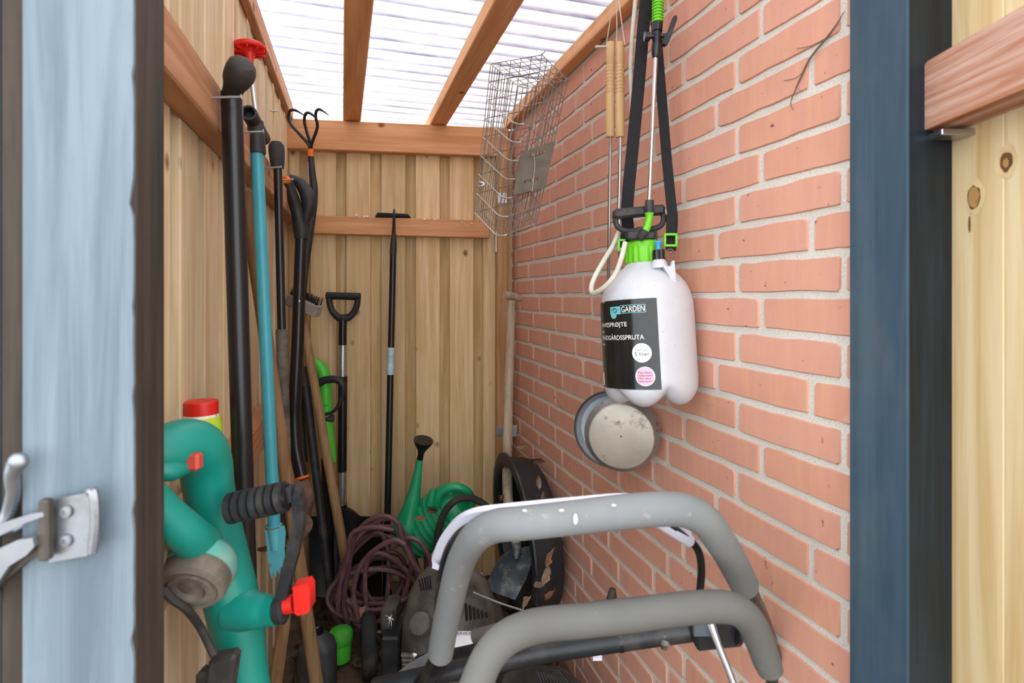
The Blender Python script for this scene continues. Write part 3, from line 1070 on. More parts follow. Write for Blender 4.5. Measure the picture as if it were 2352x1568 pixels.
m.add(ring + inner + [cen + FWD * .03] + [q + FWD * .005 for q in ring] + [q + FWD * .005 for q in inner] + [cen + FWD * .035],
      [(i, (i + 1) % n0, n0 + (i + 1) % n0, n0 + i) for i in range(n0)] + [(n0 + i, n0 + (i + 1) % n0, 2 * n0) for i in range(n0)] +
      [(2 * n0 + 1 + i, 3 * n0 + 1 + i, 3 * n0 + 1 + (i + 1) % n0, 2 * n0 + 1 + (i + 1) % n0) for i in range(n0)] + [(3 * n0 + 1 + i, 4 * n0 + 1, 3 * n0 + 1 + (i + 1) % n0) for i in range(n0)] +
      [(i, 2 * n0 + 1 + i, 2 * n0 + 1 + (i + 1) % n0, (i + 1) % n0) for i in range(n0)])
t.part('blade', m, SPB, smooth=60)
m = MB(); m.tube([P(1187, 1250, 1.93), P(1186, 1285, 1.895)], [.018, .009], 12); t.part('socket', m, SPB)
t.done()

# --- black mason's tub on edge against the bricks
TUBM = M('grimy_black_rubber', '22262a', .5, 0, .25, 10, dirt='4f4d48', dscale=6, dlo=.5, dhi=.8)
t = Thing('rubber_tub', 'large round black rubber tub standing on edge against the brick wall', 'tub')
tc_ = V((.585, 1.90, Z(-.875)))
ta = V((1, -.04, .06)).normalized()
m = MB(); m.lathe(tc_, ta, [(.240, .012), (.250, .004), (.262, 0), (.292, .003), (.294, .010), (.276, .016), (.270, .06), (.262, .095), (.245, .115), (.02, .117)], 48, cap=False)
t.part('shell', m, TUBM)
m = MB(); m.lathe(tc_, ta, [(.240, .012), (.235, .04), (.228, .085), (.21, .102), (.01, .104)], 48, cap=False); t.part('inside', m, TUBM)
t.done()

# --- hose coil
HOSE = M('brown_violet_rubber_hose', '65444a', .42, 0, .25, 30, dirt='8d6f6a', dscale=40, dlo=.55, dhi=.75)
t = Thing('garden_hose', 'tangled coil of dusty brownish-purple garden hose heaped before the shovel', 'hose')
c0 = P(868, 1338, 2.02)
e1 = RIGHT
e2 = (UP * .9 + FWD * .43).normalized()
e3 = e1.cross(e2)
rr = random.Random(11)
pts = []
loops = 11
for k in range(loops * 10):
    q = k / 10 * 2 * math.pi
    w = k / (loops * 10)
    R1 = .125 + .05 * math.sin(q * .37 + 1) + .02 * math.sin(q * .81)
    R2 = .115 + .055 * math.sin(q * .29 + 2.2) + .02 * math.sin(q * .63)
    o = c0 + e1 * (.03 * math.sin(q * .23)) + e2 * (.045 * math.sin(q * .31 + .5)) + e3 * (-.07 + .14 * w + .012 * math.sin(q * 1.7))
    p = o + e1 * math.cos(q) * R1 + e2 * math.sin(q) * R2
    p.z = max(p.z, .02)
    pts.append(p)
m = MB(); m.tube(spline(pts, 3), .0088, 8); t.part('coil', m, HOSE)
big = [[(800, 1440), (790, 1380), (800, 1310), (812, 1240), (835, 1205), (868, 1186), (900, 1190), (925, 1220), (945, 1270), (960, 1330)],
       [(775, 1405), (782, 1340), (800, 1275), (806, 1230), (830, 1214), (868, 1211), (905, 1218)],
       [(905, 1255), (935, 1235), (965, 1245), (985, 1280), (992, 1312)],
       [(915, 1200), (925, 1240), (945, 1285), (968, 1320)],
       [(822, 1420), (812, 1360), (828, 1300), (862, 1262), (905, 1240), (930, 1250)]]
for i, bq in enumerate(big):
    m = MB(); m.tube(spline([P(x, y, 1.93 - .025 * i) for (x, y) in bq], 6), .0088, 10); t.part('loose_loop', m, HOSE)
t.done()
# ================================================================== LAWN MOWER
FOAM = M('grey_foam_grip', '77797a', .85, 0, .10, 6, dirt='9a9a98', dscale=40, dlo=.6, dhi=.75, bmp=.15, bscale=300)
FOAM2 = M('dark_grey_foam_grip', '5c5b58', .85, 0, .15, 5, dirt='7d7b77', dscale=40, dlo=.62, dhi=.75, bmp=.15, bscale=300)
ENG = M('dusty_engine_plastic', '2e2d2c', .75, 0, .25, 12, dirt='6e675f', dscale=8, dlo=.42, dhi=.75, bmp=.15)
DECK = M('dusty_black_deck', '1d2024', .45, 0, .25, 12, dirt='4a4844', dscale=9)
TYRE = M('dusty_tyre', '2b2b2b', .85, 0, .3, 20, dirt='58534c')
WHITEP = M('white_lavender_plastic', 'd3d3e2', .4, 0, .03)
GALV = M('galvanised_plate', 'aab0ba', .45, .7, .1, 30)
t = Thing('lawn_mower', 'dusty petrol lawn mower with grey foam-covered handlebars, parked by the bricks', 'lawn mower')
# handlebar
hb = [(1012, 1500, .915), (1022, 1440, .89), (1036, 1375, .86), (1052, 1310, .825), (1072, 1262, .79), (1100, 1226, .755), (1140, 1207, .735), (1200, 1201, .72),
      (1320, 1188, .71), (1440, 1174, .70), (1530, 1168, .70), (1580, 1174, .705), (1620, 1196, .715), (1650, 1235, .74), (1680, 1285, .78), (1709, 1342, .83)]
m = MB(); m.tube(spline([P(*q) for q in hb], 6), .0213, 22); t.part('foam_grip', m, FOAM)
pl = [(1012, 1500, .915), (1000, 1530, .935), (975, 1568, .96), (945, 1610, 1.0), (900, 1660, 1.06)]
pr = [(1709, 1342, .83), (1722, 1372, .85), (1740, 1412, .88), (1768, 1490, .95), (1790, 1600, 1.03)]
TUBEB = M('gloss_black_tube', '14181c', .25, 0, .1, dirt='3a3d40')
for q in (pl, pr):
    m = MB(); m.tube(spline([P(*x) for x in q], 5), .0165, 18); t.part('handle_tube', m, TUBEB)
WSP = M('white_splash', 'e6e4da', .6)
sp0 = spline([P(*q) for q in hb], 6)
for (x, y, g_, l_) in ((1322, 1192, .688, 2.4), (1205, 1172, .70, .5), (1290, 1172, .69, .6), (1410, 1160, .682, .45), (1150, 1230, .712, .4)):
    m = MB(); m.ball(P(x, y, g_), RIGHT * .0030, UP * .0030 * l_, FWD * .0015, 10, 6); t.part('paint_spot', m, WSP)
# engine-brake bail with white plastic cover, just behind the grip
bl_ = [(1004, 1300, .865), (1006, 1275, .86), (1020, 1240, .845), (1048, 1204, .82), (1090, 1181, .80), (1160, 1171, .785), (1300, 1158, .77), (1440, 1148, .765), (1500, 1166, .775), (1540, 1196, .79), (1580, 1232, .80)]
cv = spline([P(*q) for q in bl_], 6)
m = MB(); m.ribbon(cv, .0145, .011, [UP * .9 - FWD * .4] * len(cv)); bp = t.part('bail_cover', m, WHITEP, label='white plastic bail cover')
bb = [(1004, 1440, .93), (1004, 1400, .915), (1008, 1350, .885), (1018, 1290, .86), (1036, 1245, .835), (1066, 1214, .80), (1110, 1197, .77), (1160, 1190, .76)]
m = MB(); m.tube(spline([P(*q) for q in bb], 6), .0052, 10); t.part('bail_rod', m, TUBEB)
bb = [(1520, 1195, .775), (1560, 1222, .79), (1588, 1243, .80), (1606, 1270, .81), (1611, 1310, .83), (1606, 1370, .86), (1600, 1420, .89)]
m = MB(); m.tube(spline([P(*q) for q in bb], 6), .0058, 10); t.part('bail_rod', m, TUBEB)
m = MB(); m.tube(spline([P(*q) for q in ((1505, 1192, .772), (1540, 1215, .786), (1585, 1243, .80))], 5), .0085, 10); t.part('bail_rod_cover', m, WHITEP, bp)
# drive bail, nearer and lower
db = [(1085, 1600, .60), (1100, 1556, .61), (1122, 1508, .62), (1158, 1468, .63), (1205, 1444, .64), (1260, 1432, .65), (1340, 1425, .655), (1440, 1414, .66), (1540, 1400, .665), (1640, 1392, .67), (1690, 1399, .675), (1722, 1425, .685), (1742, 1465, .695), (1762, 1520, .70), (1770, 1542, .70)]
m = MB(); m.tube(spline([P(*q) for q in db], 6), [.0185] * 13 + [.0175, .0155], 20); t.part('drive_bail_grip', m, FOAM2)
m = MB(); m.tube(spline([P(*q) for q in ((1768, 1535, .70), (1774, 1570, .71), (1785, 1640, .73))], 3), .0075, 10); t.part('drive_bail_rod', m, RUB)
# crossbar and control box
m = MB(); m.tube(spline([P(*q) for q in ((860, 1580, 1.0), (1010, 1546, .985), (1240, 1500, .955), (1420, 1472, .93), (1600, 1446, .90), (1700, 1434, .885), (1735, 1430, .88))], 5), .0165, 18); cb_ = t.part('crossbar', m, DECK)
m = MB(); q1 = P(1420, 1471, .93); q2 = P(1428, 1470, .93); m.tube([q1, q2], .0185, 16); t.part('bar_collar', m, TUBEB, cb_)
m = MB(); m.tube(spline([P(*q) for q in ((1090, 1462, 1.08), (1150, 1446, 1.06), (1280, 1413, 1.02), (1400, 1395, .99), (1480, 1388, .97))], 4), .0135, 12); t.part('cross_strut', m, M('dusty_grey_strut', '6d6a66', .7, .3, .15, dirt='8b867f'))
m = MB(); m.tube(spline([P(*q) for q in ((960, 1518, 1.12), (1090, 1492, 1.07), (1180, 1465, 1.03))], 4), .011, 12); t.part('cross_strut', m, TUBEB)
bc = P(1640, 1440, .875)
m = MB(); m.box(bc, RIGHT * .036 + UP * .004, FWD * .022, UP * .023 - RIGHT * .003, .004); cbx = t.part('control_box', m, DECK)
m = MB(); m.lathe(P(1684, 1436, .86), RIGHT, [(.026, 0), (.027, .004), (.020, .014), (.024, .018), (.0235, .035), (.012, .044)], 20); t.part('control_knob', m, TUBEB, cbx)
m = MB(); m.box(P(1612, 1435, .845), RIGHT * .013, FWD * .004, UP * .016, .001); t.part('clear_window', m, M('smoky_clear_plastic', '5b646c', .12, 0, .1), cbx)
m = MB(); m.tube(spline([P(*q) for q in ((1632, 1430, .84), (1650, 1480, .83), (1672, 1535, .82), (1700, 1610, .81))], 4), [.0072, .0055, .0052, .0052], 10); t.part('control_rod', m, ALU)
m = MB(); m.lathe(P(1527, 1452, .905), -UP, [(.0085, 0), (.0085, .008), (.0105, .009), (.0105, .016), (.0075, .02), (.0065, .026), (.002, .029)], 10); t.part('cap_nut', m, STEEL)
m = MB(); m.tube([P(1406, 1400, 1.0), P(1405, 1375, 1.0), P(1407, 1352, 1.0)], [.0105, .0098, .006], 12); t.part('rubber_lever', m, RUB)
m = MB(); m.box(P(1372, 1503, .94), RIGHT * .008, FWD * .002, UP * .010, .001); t.part('white_tag', m, WHITEP)
# recoil rope
m = MB(); m.tube(spline([P(*q) for q in ((1088, 1360, 1.36), (1150, 1385, 1.25), (1222, 1408, 1.10))], 4), .0021, 6); t.part('starter_rope', m, M('grey_cord', 'a7a7a5', .9))
# engine hood
ec = P(1035, 1412, 1.46)
ge = 1.46
hx, hz = RIGHT * .125, UP * .125
m = MB()
rings = []
for (k, rr_, dx_) in ((-.125, 1.0, 0), (-.06, 1.02, 0), (0, .99, 0), (.04, .93, .004), (.075, .80, .008), (.10, .58, .012), (.112, .30, .015), (.115, .05, .016)):
    ring = []
    for j in range(36):
        q = 2 * math.pi * j / 36
        e = 1.0
        cx_, sy_ = math.cos(q), math.sin(q)
        sgn = lambda v, p: math.copysign(abs(v) ** p, v)
        ring.append(ec + RIGHT * (sgn(cx_, .75) * .122 * rr_ + dx_) + FWD * (sgn(sy_, .75) * .135 * rr_) + UP * (k + .018 * cx_ * -1 * (k > -.05)))
    rings.append(ring)
m.rings(rings)
eh = t.part('engine_hood', m, ENG)
# vent slots as dark louvres standing in a frame
for k in range(5):
    m = MB(); a_ = P(962 + k * 6.2, 1330 - k * 2.2, ge - .085); b_ = P(968 + k * 5.5, 1356 - k * .8, ge - .105)
    m.tube([a_, b_], .0022, 6); t.part('vent_slot', m, BLK, eh)
for k in range(6):
    m = MB(); a_ = P(1070 + k * 9, 1386 + k * 4, ge - .137 + k * .006); b_ = P(1072 + k * 9.3, 1424 - k * 1.5, ge - .137 + k * .006)
    m.tube([a_, b_], .0037, 6); t.part('vent_slot', m, BLK, eh)
m = MB(); m.lathe(P(966, 1432, ge - .13), (-FWD * .75 + UP * .6 - RIGHT * .2), [(.027, -.03), (.027, .004), (.025, .010), (.018, .014), (.004, .015)], 22); t.part('fuel_cap', m, ENG)
# lower engine body
m = MB(); m.box(ec + UP * -.18 + FWD * .0, RIGHT * .12, FWD * .13, UP * .06, .012); t.part('engine_block', m, DECK)
m = MB(); m.box(P(1064, 1470, 1.17), RIGHT * .021, FWD * .0012, UP * .019, 0); sl = t.part('service_label', m, M('white_label', 'e6e8ee', .5, 0, .02), label='white service label')
vs, fs = text_mesh('SERVICE', .0105, 'CENTER')
m = MB(); o = P(1064, 1458, 1.165); m.add([o + RIGHT * v.x * .9 + UP * v.y for v in vs], fs); t.part('lettering', m, BLK, sl, smooth=0)
# muffler / side bracket left of the engine
m = MB(); m.box(P(898, 1410, 1.58), RIGHT * .022 + UP * .004, FWD * .04, UP * .04, .012); t.part('muffler', m, ENG)
m = MB(); m.box(P(905, 1500, 1.55), RIGHT * .026, FWD * .05, UP * .075, .006); t.part('side_cover', m, DECK)
for k in range(3):
    m = MB(); m.box(P(934 + k * 1.5, 1503 + k * 10, 1.33), RIGHT * .013, FWD * .004, UP * .0022, 0); t.part('grille_bar', m, STEEL)
m = MB(); m.lathe(P(952, 1504, 1.28), -FWD, [(.0055, -.02), (.0055, 0), (.009, .001), (.009, .006), (.004, .008)], 8); t.part('bolt', m, STEEL)
# white handle bracket plate
m = MB(); m.prism([P(x, y, 1.05) for (x, y) in ((985, 1500), (998, 1506), (975, 1548), (930, 1556), (905, 1552), (940, 1525))], FWD * .004); t.part('handle_bracket', m, GALV)
# deck
dcn = ec + V((0, 0, 0)); dcn.z = .13
m = MB()
rings = []
for (z, k) in ((-.055, 1.0), (.0, 1.0), (.035, .97), (.055, .88), (.062, .6), (.064, .05)):
    ring = []
    for j in range(40):
        q = 2 * math.pi * j / 40
        sgn = lambda v, p: math.copysign(abs(v) ** p, v)
        ring.append(dcn + V((.02, -.03, 0)) + V((1, 0, 0)) * sgn(math.cos(q), .55) * .215 * k + V((0, 1, 0)) * sgn(math.sin(q), .55) * .31 * k + UP * z)
    rings.append(ring)
m.rings(rings)
t.part('deck', m, DECK)
# rear flap with mesh panel
fq = [P(x, y, g) for (x, y, g) in ((1160, 1545, 1.30), (1225, 1526, 1.30), (1290, 1530, 1.32), (1345, 1575, 1.22), (1330, 1640, 1.15), (1130, 1640, 1.15))]
m = MB(); m.prism(fq, UP * -.012 + FWD * .01); fl_ = t.part('rear_flap', m, DECK)
for k in range(9):
    m = MB(); m.tube([P(1233 + k * 6, 1536 + k * .2, 1.288), P(1250 + k * 9, 1590, 1.19)], .0016, 5); t.part('flap_rib', m, M('dark_grey_rib', '4a4f55', .6), fl_)
# wheels
for (wx, wy, fr) in ((.085, 1.86, 1), (.50, 1.84, 1), (.075, 1.27, 0), (.55, 1.24, 0)):
    wc = V((wx, wy, .098))
    m = MB(); m.lathe(wc - V((.024, 0, 0)), (1, 0, 0), [(.055, .004), (.082, 0), (.093, .006), (.098, .014), (.098, .034), (.093, .042), (.082, .048), (.055, .044)], 32,
                      mod=lambda q, r, h: 1 + (.012 * (math.sin(q * 22 + h * 120) > 0) if r > .09 else 0)); w_ = t.part('wheel', m, TYRE)
    m = MB(); m.lathe(wc - V((.022, 0, 0)), (1, 0, 0), [(.02, 0), (.054, .003), (.054, .041), (.02, .044)], 20); t.part('hub', m, DECK, w_)
m = MB(); m.tube([V((.085, 1.86, .098)), V((.085, 1.86, .15)), P(880, 1480, 1.72)], .009, 8); t.part('height_lever', m, DECK)
t.done()

# --- small black pull rope etc: white feather on the mower
t = Thing('white_feather', 'small white downy feather stuck on the mower beside the engine', 'feather')
m = MB(); o = P(893, 1418, 1.50)
rr = random.Random(3)
for k in range(16):
    dv = RIGHT * rr.uniform(-.4, .6) + UP * rr.uniform(-1, .5)
    m.tube(spline([o, o + dv * .012 + RIGHT * .004, o + dv * .026], 3), [.0009, .0006, .0002], 4)
t.part('white_feather', m, M('white_down', 'e8ecf2', .9))
t.done()

# ================================================================== TEAL GRASS TRIMMER (left foreground)
TEAL = M('teal_green_plastic', '0e8577', .40, 0, .08, 8, dirt='4c9286', dscale=5, dlo=.58, dhi=.95)
TEALD = M('dusty_teal_plastic', '4f9488', .7, 0, .15, 10, dirt='8a9a90', dscale=8)
t = Thing('grass_trimmer', 'teal electric grass trimmer with red switch and red wing knob, beside the doorway', 'grass trimmer')
gt = .82
body = [(330, 1046, .70), (375, 1034, .72), (420, 1020, .745), (455, 1030, .77), (472, 1065, .79), (480, 1120, .80), (492, 1190, .81), (508, 1270, .82), (528, 1360, .82), (546, 1440, .82), (564, 1530, .815), (585, 1640, .81), (600, 1720, .80)]
rad = [.0315, .033, .034, .0355, .035, .0335, .034, .036, .038, .0365, .030, .0265, .026]
m = MB(); m.tube(spline([P(*q) for q in body], 6), rad, 26); bd = t.part('body', m, TEAL)
# trigger pocket, trigger
m = MB(); m.box(P(446, 1059, .726), RIGHT * .0092, FWD * .008, UP * .0115, .004); t.part('trigger', m, M('worn_red_plastic', 'c04438', .4, 0, .15), bd, label='red trigger')
m = MB(); m.tube(spline([P(*q) for q in ((350, 1080, .690), (395, 1080, .705), (428, 1074, .728))], 4), [.0135, .0133, .009], 16); t.part('front_grip', m, TEAL, bd)
for (x, y, r) in ((439, 1016, .0013),):
    m = MB(); m.ball(P(x, y, .728), RIGHT * r, UP * r * 2.2, FWD * .0012, 10, 6); t.part('paint_spot', m, M('white_splash', 'e6e4da', .6), bd)
# strut to the spool housing
m = MB(); m.tube(spline([P(*q) for q in ((330, 1130, .66), (385, 1185, .68), (430, 1225, .70), (458, 1252, .73))], 4), [.0215, .022, .0235, .026], 20); t.part('strut', m, TEAL)
sc = P(461, 1298, .735)
sa = (UP * .46 + FWD * .88 + RIGHT * -.08).normalized()
m = MB(); m.lathe(sc, sa, [(.046, -.013), (.0475, -.004), (.046, .007), (.040, .016), (.028, .022), (.012, .024)], 32); sp_ = t.part('spool_housing', m, TEALD)
m = MB(); m.lathe(sc - sa * .038, sa, [(.016, .008), (.021, .0), (.027, .0), (.029, .003), (.033, .003), (.036, .0), (.042, .005), (.0442, .014), (.0442, .030)], 32, cap=False); m.lathe(sc - sa * .033, sa, [(.001, 0), (.022, .003)], 24, cap=False); t.part('spool', m, M('grey_brown_plastic', '5e554c', .75, 0, .2, dirt='8a7f70'), sp_)
# knob boss, collar, wing knob
m = MB(); m.tube(spline([P(*q) for q in ((545, 1395, .81), (585, 1402, .80), (618, 1402, .795), (640, 1400, .79))], 4), [.033, .025, .0205, .0198], 20); bo = t.part('knob_boss', m, TEAL)
m = MB(); m.tube([P(636, 1400, .79), P(652, 1397, .79), P(657, 1396, .79)], [.0195, .0205, .016], 20); t.part('collar', m, BLKD, bo)
m = MB(); m.tube([P(652, 1390, .79), P(676, 1385, .79)], .0125, 16); m.prism([P(x, y, .775) for (x, y) in ((672, 1348), (704, 1340), (711, 1352), (712, 1400), (707, 1408), (683, 1414), (676, 1408))], FWD * .022); t.part('wing_knob', m, RED, bo, label='red wing knob')
# auxiliary handle: ribbed grip and bent arm
ga_ = spline([P(*q) for q in ((522, 1172, .765), (560, 1163, .765), (600, 1154, .765), (640, 1145, .765), (664, 1140, .765))], 1)
m = MB()
gp = [P(524, 1168, .765), P(664, 1138, .765)]
gdir = (gp[1] - gp[0]).normalized()
gl = (gp[1] - gp[0]).length
m.tube(gp, .0165, 18)
hg = t.part('auxiliary_grip', m, BLK)
for k in range(7):
    m = MB(); m.lathe(gp[0] + gdir * (gl * (.02 + k * .135)), gdir, [(.016, 0), (.0212, .001), (.0212, .0088), (.016, .0098)], 20); t.part('grip_rib', m, BLKD, hg)
arm = [P(*q) for q in ((655, 1139, .765), (676, 1130, .765), (687, 1150, .768), (686, 1200, .775), (675, 1260, .782), (658, 1325, .788), (648, 1372, .79))]
ap = spline(arm, 6)
m = MB(); m.ribbon(ap, [.0165 if i > 8 else .020 for i in range(len(ap))], .014, RIGHT); t.part('handle_arm', m, BLKD, hg)
# cord with connector
m = MB(); m.tube(spline([P(*q) for q in ((376, 1352, .69), (395, 1375, .69), (430, 1400, .70), (460, 1440, .735), (480, 1480, .73), (497, 1515, .73))], 5), .0052, 10); cd_ = t.part('power_cord', m, RUB)
m = MB(); m.box(P(512, 1545, .73), RIGHT * .018 + UP * .003, FWD * .012, UP * .028 + RIGHT * .004, .005); m.box(P(485, 1565, .74), RIGHT * .016, FWD * .012, UP * .018, .004); t.part('plug', m, RUB, cd_)
t.done()

# --- lime green spray bottle with red cap on the lower rail
LIMEB = M('lime_green_bottle', 'b5cf3a', .3, 0, .06)
t = Thing('weedkiller_bottle', 'lime green bottle with a red cap standing on the lower left rail', 'bottle')
bt = PL(462, 945, .024)
gq = (bt - V((0, 0, H))).dot(FWD)
base = V((bt.x, bt.y, Z(-.325)))
k = gq / F_PX
top = Z((676 - 920) * k)
hgt = top - base.z
m = MB(); m.lathe(base, UP, [(.030, 0), (.033, .004), (.033, hgt * .72), (.030, hgt * .80), (.024, hgt * .83)], 28); t.part('body', m, LIMEB)
m = MB(); m.lathe(base, UP, [(.0255, hgt * .815), (.0268, hgt * .82), (.0268, hgt * .985), (.025, hgt), (.01, hgt + .001)], 28); cp_ = t.part('cap', m, M('dusty_red_cap', 'd8241c', .4, 0, .08), label='red cap')
m = MB(); m.lathe(base, UP, [(.0272, hgt * .80), (.0272, hgt * .845)], 28, cap=False); t.part('white_band', m, M('white_print', 'f0ece6', .5, dirt='d84038', dscale=60), cp_)
t.done()

# --- stick behind the trimmer
t = Thing('wooden_stick', 'short bent bark-brown stick standing low behind the grass trimmer', 'stick')
m = MB(); m.tube(spline([P(658, 1395, 1.32), P(650, 1450, 1.32), (P(640, 1510, 1.32)), P(630, 1590, 1.33), P(622, 1700, 1.35), P(618, 1840, 1.37)], 5), [.012, .015, .016, .017, .017, .018], 10); t.part('wooden_stick', m, OLDP)
t.done()

# --- black canister and green lidded tub on the floor at the left
t = Thing('plastic_canister', 'dark grey plastic canister with a black screw cap on the floor at left', 'canister')
cb2 = P(728, 1560, 1.72); cb2.z = .012
m = MB()
rings = []
hh_ = P(728, 1452, 1.72).z - cb2.z
for (h, kx, ky) in ((0, .052, .04), (.006, .058, .046), (hh_ * .72, .058, .046), (hh_ * .86, .050, .040), (hh_ * .96, .028, .026), (hh_, .02, .02)):
    rings.append([cb2 + RIGHT * math.copysign(abs(math.cos(q)) ** .7, math.cos(q)) * kx + FWD * math.copysign(abs(math.sin(q)) ** .7, math.sin(q)) * ky + UP * h for q in [2 * math.pi * j / 28 for j in range(28)]])
m.rings(rings); t.part('body', m, M('grey_hdpe', '3f4044', .55, 0, .15, dirt='6a6862'))
m = MB(); m.lathe(cb2 + UP * (hh_ - .002), UP, [(.021, 0), (.021, .026), (.018, .030), (.005, .031)], 20, mod=lambda q, r, h: 1 + .03 * math.sin(q * 18)); t.part('cap', m, BLK)
t.done()
t = Thing('lidded_tub', 'small bright green plastic pot with a dusty domed lid on the floor', 'pot')
lb = P(783, 1500, 1.86); lb.z = .012
lt = P(783, 1448, 1.86).z
m = MB(); m.lathe(lb, UP, [(.030, 0), (.0335, .004), (.0365, lt - lb.z - .03)], 28); t.part('pot', m, LIME)
m = MB(); m.lathe(lb + UP * (lt - lb.z - .035), UP, [(.039, 0), (.0405, .003), (.0405, .026), (.036, .036), (.024, .043), (.004, .046)], 28); t.part('lid', m, M('dusty_green_lid', '3fb32e', .6, 0, .1, dirt='6a7a4a', dscale=12))
t.done()

# ================================================================== ON THE BRICK WALL: SPRAYER
WHB = M('milky_white_plastic', 'c9cbd1', .36, 0, .03, 30, dirt='9a9a9c', dscale=90, dlo=.62, dhi=.72)
APPLE = M('apple_green_plastic', '6cc81e', .38, 0, .06)
WEB = M('black_webbing', '1b1b1e', .9, 0, .3, 90, bmp=.4, bscale=200)
t = Thing('pressure_sprayer', 'white five-litre pressure sprayer with green cap and black label, hung on the bricks', 'sprayer')
XB = .628
cb_, ct_ = PX(1497, 925, XB), PX(1479, 600, XB - .004)
ax = (ct_ - cb_).normalized()
e1 = (V((0, 0, H)) - cb_); e1.z = 0; e1 = (e1 - ax * e1.dot(ax)).normalized()
e2 = -ax.cross(e1)
if e2.dot(RIGHT) < 0:
    e2 = -e2
gB = (cb_ - V((0, 0, H))).dot(FWD)
kB = gB / F_PX
HT = (ct_ - cb_).length
RB = .0972
def bottle(ph, h, r):
    return cb_ + ax * h + (e1 * math.cos(ph) + e2 * math.sin(ph)) * r
hy = lambda y: (925 - y) * kB * 1.0
m = MB()
rings = []
NB5 = 100
prof = [(.020, .015, .2), (.010, .035, .7), (.002, .055, 1), (.0, .066, 1), (.003, .077, 1), (.011, .087, .95), (.022, .0935, .75), (.034, .0965, .4), (.046, .0972, .12), (.056, RB, 0), (.12, RB, 0), (.19, RB, 0), (.215, RB * .985, 0), (.235, RB * .94, 0), (.252, RB * .86, 0), (.267, RB * .74, 0), (.280, RB * .60, 0), (.290, RB * .46, 0), (.296, RB * .40, 0), (.300, .0355, 0), (HT + .006, .0355, 0)]
for (h, r, lob) in prof:
    ring = []
    for j in range(NB5):
        ph = 2 * math.pi * j / NB5
        c5 = abs(math.cos(2.5 * (ph + .22))) ** .8
        ring.append(bottle(ph, h + lob * .026 * (1 - c5), r * (1 + lob * .05 * (c5 - .75))))
    rings.append(ring)
m.rings(rings)
t.part('bottle', m, WHB)
def patch(ph0, ph1, h0, h1, r, th=.0006, n=24, notch=None):
    mm = MB()
    vs = []
    for i in range(n + 1):
        ph = ph0 + (ph1 - ph0) * i / n
        tt = h1 - (notch(i / n) if notch else 0)
        vs += [bottle(ph, h0, r), bottle(ph, tt, r), bottle(ph, tt, r + th), bottle(ph, h0, r + th)]
    fs = []
    for i in range(n):
        for j in range(4):
            fs.append((i * 4 + j, i * 4 + (j + 1) % 4, i * 4 + 4 + (j + 1) % 4, i * 4 + 4 + j))
    fs += [(0, 3, 2, 1), (n * 4, n * 4 + 1, n * 4 + 2, n * 4 + 3)]
    return mm.add(vs, fs)
D = math.radians
nt_ = lambda u: .016 * max(0, 1 - u / .10) + (.004 if .10 < u < .16 or .24 < u < .28 else 0)
lab = t.part('label', patch(D(-88), D(12.5), hy(884), hy(690), RB + .0003, notch=nt_), M('glossy_black_label', '1b1c1e', .18, 0, .1, dirt='2c2a26'), label='black printed label')
t.part('label_edge', patch(D(-88), D(-80), hy(884), hy(712), RB + .0010, n=4), M('teal_print', '2f7f82', .3), lab)
def put_text(body, size, ph_deg, y, mat, align='LEFT', wfit=None, r=RB + .0012):
    vs, fs = text_mesh(body, size, align)
    k = 1
    if wfit:
        w = max(v.x for v in vs) - min(v.x for v in vs)
        k = wfit / w
    mm = MB()
    h0 = hy(y)
    mm.add([bottle(D(ph_deg) + v.x * k / RB, h0 + v.y, r) for v in vs], fs)
    t.part('lettering', mm, mat, lab, smooth=0)
WPRT = M('white_lettering', 'f2f2f0', .4, 0, .01)
KPRT = M('black_lettering', '1a1a1a', .5, 0, .01)
AQUA = M('aqua_print', '6fc0c4', .35, 0, .02)
# brand strip: aqua frame, white word, aqua blot emblem with curl
def arcframe(p0, p1, y0, y1, w):
    for (a, b, c, d) in ((p0, p1, y0, y0 + w), (p0, p1, y1 - w, y1), (p1 - .6, p1, y0, y1)):
        t.part('print_frame', patch(D(a), D(b), hy(d), hy(c), RB + .0010, n=8), AQUA, lab)
arcframe(-31, -.5, 702, 720, 1.2)
put_text('GARDEN', .0165, -30, 717, WPRT, wfit=.0475)
t.part('print_block', patch(D(-47), D(-31), hy(721), hy(704), RB + .0010, n=6), AQUA, lab)
mm = MB()
cen = (-41.5, 722)
pp = [bottle(D(-41.5 + 4.6 * math.cos(q)), hy(723 + 7.5 * math.sin(q)), RB + .0014) for q in [2 * math.pi * j / 20 for j in range(20)]]
mm.add(pp, [tuple(range(20))]); t.part('print_emblem', mm, AQUA, lab, smooth=0)
mm = MB(); mm.tube([bottle(D(-39 + (3.4 - .1 * j) * math.cos(j * .55) * .9), hy(713 + (5.2 - .15 * j) * math.sin(j * .55)), RB + .0018) for j in range(16)], .0005, 5); t.part('print_curl', mm, KPRT, lab)
mm = MB(); mm.tube([bottle(D(-46 + j * .7), hy(709 + 2.2 * math.sin(j * .5)), RB + .0018) for j in range(20)], .0005, 5); t.part('print_curl', mm, KPRT, lab)
put_text('HAVESPRØJTE', .0125, -73, 748, WPRT, wfit=.083)
put_text('5 liter', .0070, -73, 761, WPRT)
put_text('TRÄDGÅRDSSPRUTA', .0130, -73, 777, WPRT, wfit=.117)
put_text('5 liter', .0070, -73, 789, WPRT)
